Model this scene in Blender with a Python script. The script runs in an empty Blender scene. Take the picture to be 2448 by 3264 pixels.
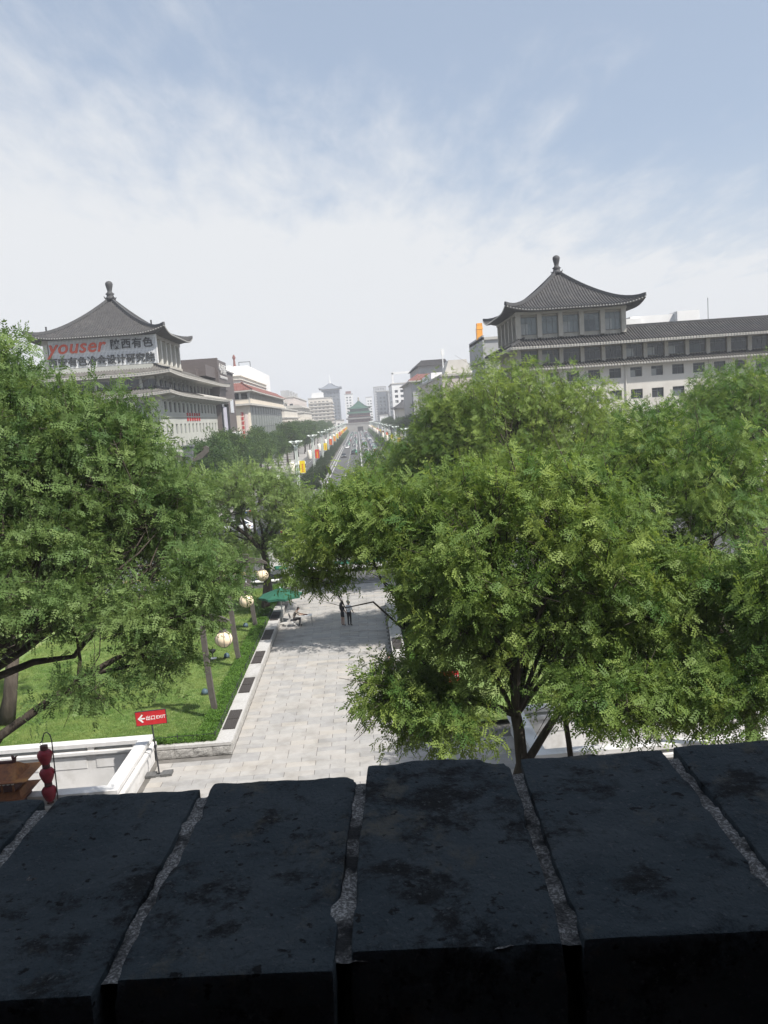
import bpy, math, random
import numpy as np
from mathutils import Vector, Matrix

SC = bpy.context.scene
COL = SC.collection
RAD = math.radians

# ------------------------------------------------------------------ camera
CAM_Z = 13.7
YAW, PITCH, ROLL = RAD(1.4007), RAD(-6.6516), RAD(4.0)
fwd = Vector((math.sin(YAW)*math.cos(PITCH), math.cos(YAW)*math.cos(PITCH), math.sin(PITCH)))
rgt0 = Vector((math.cos(YAW), -math.sin(YAW), 0))
up0 = rgt0.cross(fwd)
rgt = rgt0*math.cos(ROLL) - up0*math.sin(ROLL)
upv = rgt0*math.sin(ROLL) + up0*math.cos(ROLL)
cd = bpy.data.cameras.new('camera')
cd.sensor_fit = 'VERTICAL'; cd.sensor_height = 36.0; cd.lens = 2600/3264*36.0
cd.clip_start = 0.05; cd.clip_end = 9000
cam = bpy.data.objects.new('camera', cd); COL.objects.link(cam)
m = Matrix((rgt, upv, -fwd)).transposed().to_4x4(); m.translation = (0, 0, CAM_Z)
cam.matrix_world = m
SC.camera = cam

# ------------------------------------------------------------------ sky and sun
SUN_AZ, SUN_EL = RAD(127.5), RAD(53.0)
SKY_STRENGTH, SUN_STRENGTH, EXPOSURE = 0.10, 4.6, 0.55
sun_dir = Vector((math.sin(SUN_AZ)*math.cos(SUN_EL), math.cos(SUN_AZ)*math.cos(SUN_EL), math.sin(SUN_EL)))
W = bpy.data.worlds.new('World'); SC.world = W; W.use_nodes = True
nt = W.node_tree; N = nt.nodes; L = nt.links.new
for n in list(N): N.remove(n)
out = N.new('ShaderNodeOutputWorld'); bg = N.new('ShaderNodeBackground')
bg.inputs['Strength'].default_value = SKY_STRENGTH
sky = N.new('ShaderNodeTexSky'); sky.sky_type = 'NISHITA'; sky.sun_disc = False
sky.sun_elevation = SUN_EL; sky.sun_rotation = SUN_AZ
sky.air_density = 1.0; sky.dust_density = 3.0; sky.ozone_density = 1.2; sky.altitude = 400
tc = N.new('ShaderNodeTexCoord'); sep = N.new('ShaderNodeSeparateXYZ'); L(tc.outputs['Generated'], sep.inputs[0])
def mth(op, a, b=None, clamp=False):
    n = N.new('ShaderNodeMath'); n.operation = op; n.use_clamp = clamp
    for i, s in enumerate((a, b)):
        if s is None: continue
        if isinstance(s, (int, float)): n.inputs[i].default_value = s
        else: L(s, n.inputs[i])
    return n.outputs[0]
zz = mth('ADD', mth('MAXIMUM', sep.outputs['Z'], 0.0), 0.10)
cx = mth('DIVIDE', sep.outputs['X'], zz); cy = mth('DIVIDE', sep.outputs['Y'], zz)
cmb = N.new('ShaderNodeCombineXYZ'); L(cx, cmb.inputs[0]); L(cy, cmb.inputs[1])
def noise(vec, scale, detail, rough, dist=0.0, sc=(1, 1, 1), rot=0.0, loc=(0, 0, 0)):
    mp = N.new('ShaderNodeMapping'); mp.inputs['Scale'].default_value = sc
    mp.inputs['Rotation'].default_value = (0, 0, rot); mp.inputs['Location'].default_value = loc
    L(vec, mp.inputs[0])
    n = N.new('ShaderNodeTexNoise'); n.inputs['Scale'].default_value = scale; n.inputs['Detail'].default_value = detail
    n.inputs['Roughness'].default_value = rough; n.inputs['Distortion'].default_value = dist
    L(mp.outputs[0], n.inputs['Vector']); return n.outputs['Fac']
def ramp(fac, lo, hi):
    n = N.new('ShaderNodeMapRange'); n.interpolation_type = 'SMOOTHSTEP'
    n.inputs['From Min'].default_value = lo; n.inputs['From Max'].default_value = hi; L(fac, n.inputs['Value']); return n.outputs[0]
fine = noise(cmb.outputs[0], 2.6, 12, 0.62, 0.15, sc=(1.0, 0.42, 1), rot=-0.35)
wisps = noise(cmb.outputs[0], 8.0, 10, 0.62, 0.3, sc=(1.0, 0.40, 1), rot=-0.45, loc=(1.3, 0.4, 0))
bank = mth('SUBTRACT', mth('SUBTRACT', cy, mth('MULTIPLY', cx, 0.75)), 2.15)   # a bank of thin cloud to the north-west
mix1 = mth('ADD', bank, mth('ADD', mth('MULTIPLY', mth('SUBTRACT', fine, 0.5), 2.9), mth('MULTIPLY', mth('SUBTRACT', wisps, 0.5), 1.7)))
cloud = ramp(mix1, -0.55, 1.35)
hz = ramp(sep.outputs['Z'], 0.30, 0.0)           # pale haze belt near the horizon, all the way round
cov = mth('ADD', mth('MULTIPLY', cloud, 0.92), mth('MULTIPLY', hz, 0.75), clamp=True)
mixc = N.new('ShaderNodeMix'); mixc.data_type = 'RGBA'
L(cov, mixc.inputs['Factor'])
soft = N.new('ShaderNodeMix'); soft.data_type = 'RGBA'; soft.inputs['Factor'].default_value = 0.5
L(sky.outputs[0], soft.inputs['A']); soft.inputs['B'].default_value = (4.1, 4.75, 5.65, 1)
L(soft.outputs['Result'], mixc.inputs['A']); mixc.inputs['B'].default_value = (5.65, 5.8, 6.0, 1)
L(mixc.outputs['Result'], bg.inputs['Color']); L(bg.outputs[0], out.inputs['Surface'])

sl = bpy.data.lights.new('sun', 'SUN'); sl.energy = SUN_STRENGTH; sl.angle = RAD(0.55); sl.color = (1.0, 0.955, 0.89)
so = bpy.data.objects.new('sun', sl); COL.objects.link(so)
so.rotation_euler = (-sun_dir).to_track_quat('-Z', 'Y').to_euler(); so.location = (60, -40, 120)
vs = SC.view_settings; vs.view_transform = 'Standard'; vs.look = 'None'; vs.gamma = 1.0; vs.exposure = EXPOSURE
vs.use_curve_mapping = False
SC.cycles.max_bounces = 6; SC.cycles.diffuse_bounces = 3; SC.cycles.transmission_bounces = 4
SC.cycles.transparent_max_bounces = 8; SC.cycles.volume_bounces = 0; SC.cycles.glossy_bounces = 2
SC.cycles.use_denoising = True

# ------------------------------------------------------------------ materials
MATS = {}
def mat(name, c1, c2=None, scale=2.0, rough=0.75, metal=0.0, bump=0.0, bscale=None, detail=5, spec=0.3, lo=0.35, hi=0.65,
        stretch=(1, 1, 1), c3=None, s3=0.5, lo3=0.5, hi3=0.7, emit=0.0, bdist=0.02, world=False, cell=None):
    if name in MATS: return MATS[name]
    mt = bpy.data.materials.new(name); mt.use_nodes = True; MATS[name] = mt
    t = mt.node_tree; n = t.nodes; l = t.links.new; p = n['Principled BSDF']
    p.inputs['Roughness'].default_value = rough; p.inputs['Metallic'].default_value = metal
    p.inputs['Specular IOR Level'].default_value = spec
    p.inputs['Base Color'].default_value = (*c1, 1)
    tcn = n.new('ShaderNodeTexCoord'); mp = n.new('ShaderNodeMapping'); mp.inputs['Scale'].default_value = stretch
    if world:
        g = n.new('ShaderNodeNewGeometry'); l(g.outputs['Position'], mp.inputs[0])
    else: l(tcn.outputs['Object'], mp.inputs[0])
    def nz(s, d=detail):
        x = n.new('ShaderNodeTexNoise'); x.inputs['Scale'].default_value = s; x.inputs['Detail'].default_value = d
        x.inputs['Roughness'].default_value = 0.6; l(mp.outputs[0], x.inputs['Vector']); return x.outputs['Fac']
    def mr(f, a, b):
        x = n.new('ShaderNodeMapRange'); x.inputs['From Min'].default_value = a; x.inputs['From Max'].default_value = b
        l(f, x.inputs['Value']); return x.outputs[0]
    def mx(f, a, b):
        x = n.new('ShaderNodeMix'); x.data_type = 'RGBA'; l(f, x.inputs['Factor'])
        for s, k in ((a, 'A'), (b, 'B')):
            if isinstance(s, tuple): x.inputs[k].default_value = (*s, 1)
            else: l(s, x.inputs[k])
        return x.outputs['Result']
    if c2 is not None:
        colr = mx(mr(nz(scale), lo, hi), tuple(c1), tuple(c2))
        if c3 is not None: colr = mx(mr(nz(s3), lo3, hi3), colr, tuple(c3))
        l(colr, p.inputs['Base Color'])
    if bump:
        b = n.new('ShaderNodeBump'); b.inputs['Strength'].default_value = bump; b.inputs['Distance'].default_value = bdist
        l(nz(bscale or scale*4, 8), b.inputs['Height']); l(b.outputs[0], p.inputs['Normal'])
    if emit:
        p.inputs['Emission Color'].default_value = (*c1, 1); p.inputs['Emission Strength'].default_value = emit
    return mt

def leaf_mat(name, ca, cb, trans=0.30, rough=0.55):
    mt = bpy.data.materials.new(name); mt.use_nodes = True; MATS[name] = mt
    t = mt.node_tree; n = t.nodes; l = t.links.new; p = n['Principled BSDF']; o = n['Material Output']
    at = n.new('ShaderNodeAttribute'); at.attribute_type = 'INSTANCER'; at.attribute_name = 'tint'
    x = n.new('ShaderNodeMix'); x.data_type = 'RGBA'; x.inputs['A'].default_value = (*ca, 1); x.inputs['B'].default_value = (*cb, 1)
    l(at.outputs['Fac'], x.inputs['Factor']); l(x.outputs['Result'], p.inputs['Base Color'])
    p.inputs['Roughness'].default_value = rough; p.inputs['Specular IOR Level'].default_value = 0.22
    tr = n.new('ShaderNodeBsdfTranslucent'); hs = n.new('ShaderNodeHueSaturation')
    hs.inputs['Hue'].default_value = 0.485; hs.inputs['Saturation'].default_value = 1.1; hs.inputs['Value'].default_value = 1.5
    l(x.outputs['Result'], hs.inputs['Color']); l(hs.outputs[0], tr.inputs['Color'])
    ms = n.new('ShaderNodeMixShader'); ms.inputs[0].default_value = trans
    l(p.outputs[0], ms.inputs[1]); l(tr.outputs[0], ms.inputs[2]); l(ms.outputs[0], o.inputs['Surface'])
    return mt

# ------------------------------------------------------------------ mesh helpers
def wloc(o):
    v = Vector((0, 0, 0))
    while o is not None:
        v = v + Vector(o.location); o = o.parent
    return v
def tag(o, label=None, cat=None, group=None, kind=None):
    if label: o['label'] = label
    if cat: o['category'] = cat
    if group: o['group'] = group
    if kind: o['kind'] = kind
    return o
def empty(name, loc, label, cat, group=None, kind=None):
    o = bpy.data.objects.new(name, None); COL.objects.link(o); o.location = loc; o.empty_display_size = 0.3
    return tag(o, label, cat, group, kind)
def obj(name, me, parent=None, loc=(0, 0, 0), **k):
    o = bpy.data.objects.new(name, me); COL.objects.link(o); o.parent = parent; o.location = loc
    return tag(o, **k)
def copy_tree(o, parent=None):
    c = o.copy(); COL.objects.link(c); c.parent = parent
    for ch in list(o.children): copy_tree(ch, c)
    return c

class MB:
    def __init__(s): s.v = []; s.f = []; s.m = []; s.mi = 0
    def add(s, vs_, fs):
        b = len(s.v); s.v.extend([tuple(map(float, p)) for p in vs_]); s.f.extend([tuple(b+i for i in f) for f in fs]); s.m.extend([s.mi]*len(fs)); return s
    def box(s, x0, x1, y0, y1, z0, z1):
        return s.add([(x0,y0,z0),(x1,y0,z0),(x1,y1,z0),(x0,y1,z0),(x0,y0,z1),(x1,y0,z1),(x1,y1,z1),(x0,y1,z1)],
              [(3,2,1,0),(4,5,6,7),(0,1,5,4),(1,2,6,5),(2,3,7,6),(3,0,4,7)])
    def cbox(s, c, sz, rz=0.0, taper=1.0):
        ca, sa = math.cos(rz), math.sin(rz); out = []
        for z in (-1, 1):
            k = taper if z > 0 else 1.0
            for x, y in ((-1,-1),(1,-1),(1,1),(-1,1)):
                X, Y = x*sz[0]/2*k, y*sz[1]/2*k
                out.append((c[0]+X*ca-Y*sa, c[1]+X*sa+Y*ca, c[2]+z*sz[2]/2))
        return s.add(out, [(3,2,1,0),(4,5,6,7),(0,1,5,4),(1,2,6,5),(2,3,7,6),(3,0,4,7)])
    def quad(s, a, b, c, d): return s.add([a, b, c, d], [(0, 1, 2, 3)])
    def tube(s, pts, rad, n=6, cap=True):
        pts = [Vector(p) for p in pts]
        if not isinstance(rad, (list, tuple)): rad = [rad]*len(pts)
        base = len(s.v); prev = None
        for i, p in enumerate(pts):
            d = (pts[min(i+1, len(pts)-1)] - pts[max(i-1, 0)])
            d = d.normalized() if d.length > 1e-9 else Vector((0, 0, 1))
            if prev is None:
                a = Vector((1, 0, 0)) if abs(d.x) < 0.8 else Vector((0, 1, 0)); u = d.cross(a).normalized()
            else:
                u = prev - d*prev.dot(d)
                u = u.normalized() if u.length > 1e-6 else d.orthogonal().normalized()
            prev = u; w = d.cross(u)
            for k in range(n):
                an = 2*math.pi*k/n; q = p + (u*math.cos(an) + w*math.sin(an))*rad[i]; s.v.append(tuple(q))
        for i in range(len(pts)-1):
            for k in range(n):
                a = base+i*n+k; b = base+i*n+(k+1) % n; s.f.append((a, b, b+n, a+n)); s.m.append(s.mi)
        if cap:
            s.f.append(tuple(base+k for k in reversed(range(n)))); s.m.append(s.mi)
            e = base+(len(pts)-1)*n; s.f.append(tuple(e+k for k in range(n))); s.m.append(s.mi)
        return s
    def lathe(s, prof, n=16, c=(0, 0, 0), lobes=0, lobe=0.0):
        base = len(s.v)
        for r, z in prof:
            for k in range(n):
                a = 2*math.pi*k/n; rr = r*(1+lobe*math.cos(lobes*a)) if lobes else r
                s.v.append((c[0]+rr*math.cos(a), c[1]+rr*math.sin(a), c[2]+z))
        for i in range(len(prof)-1):
            for k in range(n):
                a = base+i*n+k; b = base+i*n+(k+1) % n; s.f.append((a, b, b+n, a+n)); s.m.append(s.mi)
        s.f.append(tuple(base+k for k in reversed(range(n)))); s.m.append(s.mi)
        e = base+(len(prof)-1)*n; s.f.append(tuple(e+k for k in range(n))); s.m.append(s.mi)
        return s
    def prism(s, poly, ax, d0, d1):
        """poly of 2d points extruded along axis ax ('x','y','z') from d0 to d1"""
        def P(a, b, d): return {'x': (d, a, b), 'y': (a, d, b), 'z': (a, b, d)}[ax]
        n = len(poly); vs_ = [P(a, b, d0) for a, b in poly] + [P(a, b, d1) for a, b in poly]
        fs = [tuple(range(n))[::-1], tuple(range(n, 2*n))] + [(i, (i+1) % n, (i+1) % n+n, i+n) for i in range(n)]
        return s.add(vs_, fs)
    def mesh(s, name, mt, off=(0, 0, 0), smooth=False):
        me = bpy.data.meshes.new(name)
        a = np.array(s.v, dtype=float).reshape(-1, 3) - np.array(off)
        me.from_pydata([tuple(r) for r in a], [], s.f)
        for mm in (mt if isinstance(mt, (list, tuple)) else [mt]): me.materials.append(mm)
        if isinstance(mt, (list, tuple)): me.polygons.foreach_set('material_index', s.m)
        if smooth: me.polygons.foreach_set('use_smooth', [True]*len(me.polygons))
        me.update(); return me
    def build(s, name, mt, parent=None, smooth=False, **k):
        off = wloc(parent) if parent is not None else Vector((0, 0, 0))
        return obj(name, s.mesh(name, mt, off, smooth), parent, **k)

def holed_wall(mb, ax, c, depth, us, zs, openings):
    """a wall sheet in the plane ax=c with rectangular openings (u0,u1,z0,z1) and reveals going 'depth' along the axis"""
    U = sorted(set([us[0], us[1]] + [o[0] for o in openings] + [o[1] for o in openings]))
    Z = sorted(set([zs[0], zs[1]] + [o[2] for o in openings] + [o[3] for o in openings]))
    P = (lambda u, z, d=0.0: (c+d, u, z)) if ax == 'x' else (lambda u, z, d=0.0: (u, c+d, z))
    for i in range(len(U)-1):
        run = None
        for j in range(len(Z)-1):
            um, zm = (U[i]+U[i+1])/2, (Z[j]+Z[j+1])/2
            hole = any(o[0] < um < o[1] and o[2] < zm < o[3] for o in openings)
            if not hole and run is None: run = Z[j]
            if hole and run is not None:
                mb.quad(P(U[i], run), P(U[i+1], run), P(U[i+1], Z[j]), P(U[i], Z[j])); run = None
        if run is not None: mb.quad(P(U[i], run), P(U[i+1], run), P(U[i+1], Z[-1]), P(U[i], Z[-1]))
    for u0, u1, z0, z1 in openings:
        d = depth
        mb.quad(P(u0, z0), P(u1, z0), P(u1, z0, d), P(u0, z0, d)); mb.quad(P(u0, z1), P(u0, z1, d), P(u1, z1, d), P(u1, z1))
        mb.quad(P(u0, z0), P(u0, z0, d), P(u0, z1, d), P(u0, z1)); mb.quad(P(u1, z0), P(u1, z1), P(u1, z1, d), P(u1, z0, d))

def window_meshes(key, ax, w, h, cols=2, transom=0.35, bar=0.07, fm=None, gm=None, blind=None):
    """frame and pane meshes centred on the sill midpoint, in the plane of ax"""
    f = MB(); g = MB()
    def bx(mb, u0, u1, z0, z1, t):
        if ax == 'x': mb.box(-t, t, u0, u1, z0, z1)
        else: mb.box(u0, u1, -t, t, z0, z1)
    xs = [-w/2 + w*i/cols for i in range(cols+1)]
    for x in xs: bx(f, max(-w/2, x-bar/2), min(w/2, x+bar/2), 0, h, 0.05)
    for z in (0, h*(1-transom), h-bar): bx(f, -w/2+bar, w/2-bar, z, z+bar, 0.045)
    bx(g, -w/2+0.01, w/2-0.01, 0.01, h-0.01, 0.012)
    panes = [g.mesh(key+'_pane', gm)]*3                    # some windows have blinds or curtains behind the glass
    for fr, mm in ((0.45, 'pale_blind'), (0.75, 'grey_blind')):
        q = MB(); q.mi = 0; bx(q, -w/2+0.01, w/2-0.01, 0.01, h-0.01, 0.012); q.mi = 1
        bx(q, -w/2+0.05, -w/2+0.05+(w-0.1)*fr, 0.06, h*(1-transom)-0.02, 0.014)
        panes.append(q.mesh(key+'_pane', [gm, MATS[mm]]))
    return f.mesh(key+'_frame', fm), panes
_rw = random.Random(99)
def add_windows(parent, spots, wm):
    off = wloc(parent)
    for p in spots:
        o = obj('window', wm[0], parent, Vector(p)-off); obj('pane', _rw.choice(wm[1]), o)

def text_obj(name, body, size, mt, parent, origin, right, up, extrude=0.05, shear=0.0, bold=0.0, space=1.0, align='LEFT', **k):
    cu = bpy.data.curves.new('text_tmp', 'FONT'); cu.body = body; cu.size = size; cu.extrude = extrude; cu.shear = shear
    cu.offset = bold; cu.space_character = space; cu.align_x = align; cu.resolution_u = 3
    t = bpy.data.objects.new('text_tmp', cu); COL.objects.link(t)
    dg = bpy.context.evaluated_depsgraph_get(); me = bpy.data.meshes.new_from_object(t.evaluated_get(dg))
    bpy.data.objects.remove(t); bpy.data.curves.remove(cu)
    r = Vector(right).normalized(); u = Vector(up).normalized(); w = r.cross(u)
    M4 = Matrix((r, u, w)).transposed().to_4x4(); M4.translation = Vector(origin) - (wloc(parent) if parent else Vector((0, 0, 0)))
    me.transform(M4); me.materials.clear(); me.materials.append(mt); me.name = name
    return obj(name, me, parent, **k)

# ------------------------------------------------------------------ tiled roofs
def roof_side(mb, a, b, inw, inset_a, inset_b, depth, ze, zt, conc, lift, period, ribh, nv=9, lift_pow=2.5):
    """one slope: eave from a to b (2d), going inward along 2d unit vector inw; inset at each end is how far the hip has run in at full depth"""
    a = np.array(a, float); b = np.array(b, float); inw = np.array(inw, float)
    Lg = np.linalg.norm(b-a); e = (b-a)/Lg
    nr = max(2, int(round(Lg/period))); p = Lg/nr
    us, hs = [], []
    for i in range(nr):
        for fr, h in ((0.0, 0.0), (0.5, 0.0), (0.6, ribh), (0.9, ribh)): us.append((i+fr)*p); hs.append(h)
    us.append(Lg); hs.append(0.0)
    base = len(mb.v)
    for u, h in zip(us, hs):
        vm = depth
        if inset_a > 1e-6 and u < inset_a: vm = depth*u/inset_a
        if inset_b > 1e-6 and Lg-u < inset_b: vm = min(vm, depth*(Lg-u)/inset_b)
        q = abs(u-Lg/2)/(Lg/2); lf = lift*max(0.0, (q-0.45)/0.55)**lift_pow
        for k in range(nv+1):
            v = vm*k/nv; t = v/depth
            z = ze + (zt-ze)*(conc*t+(1-conc)*t*t) + lf*(1-t)**2 + h
            xy = a+e*u+inw*v
            mb.v.append((xy[0], xy[1], z))
    for i in range(len(us)-1):
        for k in range(nv):
            q = base+i*(nv+1)+k; mb.f.append((q, q+nv+1, q+nv+2, q+1)); mb.m.append(mb.mi)
def hip_roof(parent, name, outer, inner, ze, zt, mt, ridge_mt, eave_mt, soffit_mt, conc=0.55, lift=0.9, period=0.34, ribh=0.07, sides='SENW', ridge=True, thick=0.22, wall=None, dots=True, nv=9, rh=0.28):
    x0, x1, y0, y1 = outer; a0, a1, b0, b1 = inner
    mb = MB(); so_ = MB(); ed = MB()
    S = {'S': ((x0, y0), (x1, y0), (0, 1), a0-x0, x1-a1, b0-y0), 'E': ((x1, y0), (x1, y1), (-1, 0), b0-y0, y1-b1, x1-a1),
         'N': ((x1, y1), (x0, y1), (0, -1), x1-a1, a0-x0, y1-b1), 'W': ((x0, y1), (x0, y0), (1, 0), y1-b1, b0-y0, a0-x0)}
    wl = wall or (a0, a1, b0, b1)
    WI = {'S': ((wl[0], wl[2]), (wl[1], wl[2])), 'E': ((wl[1], wl[2]), (wl[1], wl[3])), 'N': ((wl[1], wl[3]), (wl[0], wl[3])), 'W': ((wl[0], wl[3]), (wl[0], wl[2]))}
    for sd in sides:
        a, b, inw, ia, ib, dp = S[sd]
        roof_side(mb, a, b, inw, ia, ib, dp, ze, zt, conc, lift, period, ribh, nv)
        A = np.array(a, float); Bp = np.array(b, float); n = 24; Lg = np.linalg.norm(Bp-A)
        wa, wb = WI[sd]; wa = np.array(wa); wb = np.array(wb)
        def ez(t):
            q = abs(t-0.5)*2; return ze + lift*max(0.0, (q-0.45)/0.55)**2.5
        for i in range(n):
            t0, t1 = i/n, (i+1)/n
            p0, p1 = A+(Bp-A)*t0, A+(Bp-A)*t1; q0, q1 = wa+(wb-wa)*t0, wa+(wb-wa)*t1
            z0, z1 = ez(t0), ez(t1)
            so_.quad((p0[0], p0[1], z0-thick), (q0[0], q0[1], ze-thick+0.1), (q1[0], q1[1], ze-thick+0.1), (p1[0], p1[1], z1-thick))
            so_.quad((p0[0], p0[1], z0+0.0), (p0[0], p0[1], z0-thick), (p1[0], p1[1], z1-thick), (p1[0], p1[1], z1+0.0))
        if dots:
            nd = int(Lg/period); iv = np.array(inw, float)
            for i in range(nd):
                t = (i+0.75)/nd; p = A+(Bp-A)*t - iv*0.04; ed.cbox((p[0], p[1], ez(t)-0.03), (0.16, 0.16, 0.18))
    r = mb.build(name, mt, parent); so_.build('soffit', soffit_mt, r)
    if dots: ed.build('eave_tile_ends', eave_mt, r, kind='stuff')
    if ridge:
        corners = {'SW': ((x0, y0), (a0, b0), 'SW'), 'SE': ((x1, y0), (a1, b0), 'SE'), 'NE': ((x1, y1), (a1, b1), 'EN'), 'NW': ((x0, y1), (a0, b1), 'NW')}
        for k, (o_, i_, need) in corners.items():
            if not all(c in sides for c in need): continue
            pts = []
            for j in range(15):
                t = j/14; x = o_[0]+(i_[0]-o_[0])*t; y = o_[1]+(i_[1]-o_[1])*t
                q = 1-2*t*abs(i_[0]-o_[0])/(x1-x0); pts.append((x, y, ze+(zt-ze)*(conc*t+(1-conc)*t*t)+lift*max(0.0, (q-0.45)/0.55)**2.5*(1-t)**2+ribh))
            rm = MB()
            for j in range(14):
                (xa, ya, za), (xb, yb, zb) = pts[j], pts[j+1]
                d = Vector((xb-xa, yb-ya, 0)).normalized(); s_ = Vector((-d.y, d.x, 0))*rh*0.55
                rm.add([(xa+s_.x, ya+s_.y, za-.1), (xa-s_.x, ya-s_.y, za-.1), (xa-s_.x*.7, ya-s_.y*.7, za+rh), (xa+s_.x*.7, ya+s_.y*.7, za+rh),
                        (xb+s_.x, yb+s_.y, zb-.1), (xb-s_.x, yb-s_.y, zb-.1), (xb-s_.x*.7, yb-s_.y*.7, zb+rh), (xb+s_.x*.7, yb+s_.y*.7, zb+rh)],
                       [(0, 3, 2, 1), (4, 5, 6, 7), (3, 7, 6, 2), (0, 4, 7, 3), (1, 2, 6, 5)])
            rm.build('hip_ridge', ridge_mt, r)
    return r
from mathutils import noise as mnoise
# ------------------------------------------------------------------ palette
m_asphalt = mat('asphalt', (0.075, 0.077, 0.08), (0.11, 0.11, 0.11), 0.15, 0.85, bump=0.15, bscale=30, world=True)
m_city = mat('city_ground', (0.14, 0.14, 0.13), (0.20, 0.195, 0.18), 0.05, 0.9, world=True)
m_paint = mat('road_paint', (0.62, 0.62, 0.60), (0.48, 0.48, 0.46), 3.0, 0.7)
m_ypaint = mat('yellow_paint', (0.60, 0.42, 0.08), (0.48, 0.34, 0.08), 3.0, 0.7)
m_bed = mat('paving_joint', (0.12, 0.115, 0.105), (0.17, 0.16, 0.15), 2.0, 0.9)
SLABM = [mat('granite_slab_a', (0.329, 0.316, 0.299), (0.377, 0.364, 0.347), 1.6, 0.75, bump=0.08, bscale=60, c3=(0.283, 0.270, 0.252), s3=0.9, lo3=0.48, hi3=0.66, world=True),
         mat('granite_slab_b', (0.347, 0.326, 0.304), (0.393, 0.377, 0.355), 1.3, 0.75, bump=0.08, bscale=60, c3=(0.299, 0.283, 0.261), s3=0.9, lo3=0.48, hi3=0.66, world=True),
         mat('granite_slab_c', (0.295, 0.286, 0.278), (0.347, 0.338, 0.326), 1.9, 0.75, bump=0.08, bscale=60, c3=(0.257, 0.248, 0.235), s3=0.9, lo3=0.48, hi3=0.66, world=True),
         mat('granite_slab_d', (0.368, 0.342, 0.308), (0.402, 0.380, 0.351), 1.1, 0.75, bump=0.08, bscale=60, c3=(0.321, 0.299, 0.270), s3=0.9, lo3=0.48, hi3=0.66, world=True)]
m_granite = mat('cut_granite', (0.40, 0.39, 0.375), (0.48, 0.47, 0.455), 9, 0.8, bump=0.12, bscale=70, c3=(0.33, 0.32, 0.30), s3=0.8, world=True)
m_split = mat('split_granite', (0.30, 0.29, 0.275), (0.42, 0.41, 0.39), 7, 0.85, bump=0.8, bscale=22, bdist=0.05, world=True)
m_marble = mat('white_stone', (0.60, 0.592, 0.58), (0.68, 0.67, 0.66), 1.4, 0.6, c3=(0.47, 0.455, 0.43), s3=1.1, lo3=0.50, hi3=0.74, bump=0.04, bscale=40, world=True)
m_pad = mat('dark_seat_board', (0.045, 0.040, 0.038), (0.07, 0.062, 0.058), 14, 0.7, stretch=(1, 12, 1), bump=0.3, bscale=20)
m_lawn = mat('lawn_soil', (0.135, 0.205, 0.06), (0.17, 0.235, 0.075), 0.9, 0.95, bump=0.6, bscale=25, c3=(0.215, 0.24, 0.09), s3=0.35, lo3=0.45, hi3=0.75, world=True)
m_iron = mat('dark_iron', (0.035, 0.036, 0.04), (0.05, 0.05, 0.055), 9, 0.5, metal=0.3, spec=0.4)
m_bronze = mat('lamp_bronze', (0.10, 0.088, 0.078), (0.135, 0.122, 0.11), 3, 0.6, metal=0.15)
m_bark = mat('bark', (0.045, 0.036, 0.028), (0.09, 0.075, 0.06), 5, 0.9, bump=0.9, bscale=12, stretch=(1, 1, 0.25), bdist=0.05)
m_tile = mat('grey_roof_tile', (0.045, 0.044, 0.045), (0.07, 0.068, 0.067), 1.4, 0.75, c3=(0.095, 0.09, 0.085), s3=0.35, lo3=0.5, hi3=0.8)
m_tile_l = mat('grey_roof_tile_light', (0.10, 0.096, 0.09), (0.15, 0.142, 0.13), 1.4, 0.8)
m_ridge = mat('grey_ridge_tile', (0.05, 0.051, 0.053), (0.075, 0.075, 0.076), 2.0, 0.7)
m_eave = mat('pale_tile_end', (0.34, 0.335, 0.32), (0.42, 0.41, 0.39), 2.0, 0.8)
m_soffit = mat('eave_soffit', (0.07, 0.07, 0.068), (0.10, 0.098, 0.093), 1.0, 0.85)
m_cornice = mat('cornice_stone', (0.40, 0.385, 0.35), (0.47, 0.45, 0.41), 1.0, 0.8)
m_wallL = mat('pale_green_plaster', (0.42, 0.425, 0.385), (0.47, 0.47, 0.425), 0.25, 0.85, c3=(0.37, 0.37, 0.335), s3=0.12, bump=0.05, bscale=6)
m_wallR = mat('cream_tile_wall', (0.54, 0.51, 0.46), (0.60, 0.575, 0.525), 0.4, 0.85, c3=(0.46, 0.435, 0.39), s3=0.15, bump=0.05, bscale=8)
m_beam = mat('tan_stone_column', (0.37, 0.35, 0.305), (0.43, 0.405, 0.355), 0.8, 0.8)
m_glass = mat('dark_window_glass', (0.022, 0.027, 0.032), (0.05, 0.058, 0.065), 0.35, 0.12, spec=0.6)
m_glass_f = mat('pale_window_glass', (0.12, 0.145, 0.15), (0.17, 0.20, 0.205), 0.6, 0.15, spec=0.6)
mat('pale_blind', (0.30, 0.31, 0.30), (0.36, 0.37, 0.36), 1.5, 0.5); mat('grey_blind', (0.11, 0.125, 0.13), (0.15, 0.165, 0.17), 1.5, 0.4)
m_frame = mat('window_frame', (0.13, 0.14, 0.145), (0.18, 0.19, 0.19), 2, 0.5)
m_white = mat('white_render', (0.72, 0.715, 0.70), (0.79, 0.785, 0.77), 0.3, 0.8)
m_brown = mat('brown_cladding', (0.105, 0.088, 0.083), (0.125, 0.106, 0.10), 0.7, 0.55, stretch=(1, 1, 3))
m_red = mat('sign_red', (0.55, 0.025, 0.03), (0.48, 0.02, 0.025), 3, 0.5)
m_whitepaint = mat('white_lettering', (0.82, 0.82, 0.80), (0.78, 0.78, 0.76), 3, 0.6)

def sheet(name, rects, z, mt, **k):
    mb = MB()
    for x0, x1, y0, y1 in rects: mb.quad((x0, y0, z), (x1, y0, z), (x1, y1, z), (x0, y1, z))
    o = mb.build(name, mt, **k); return o

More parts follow.
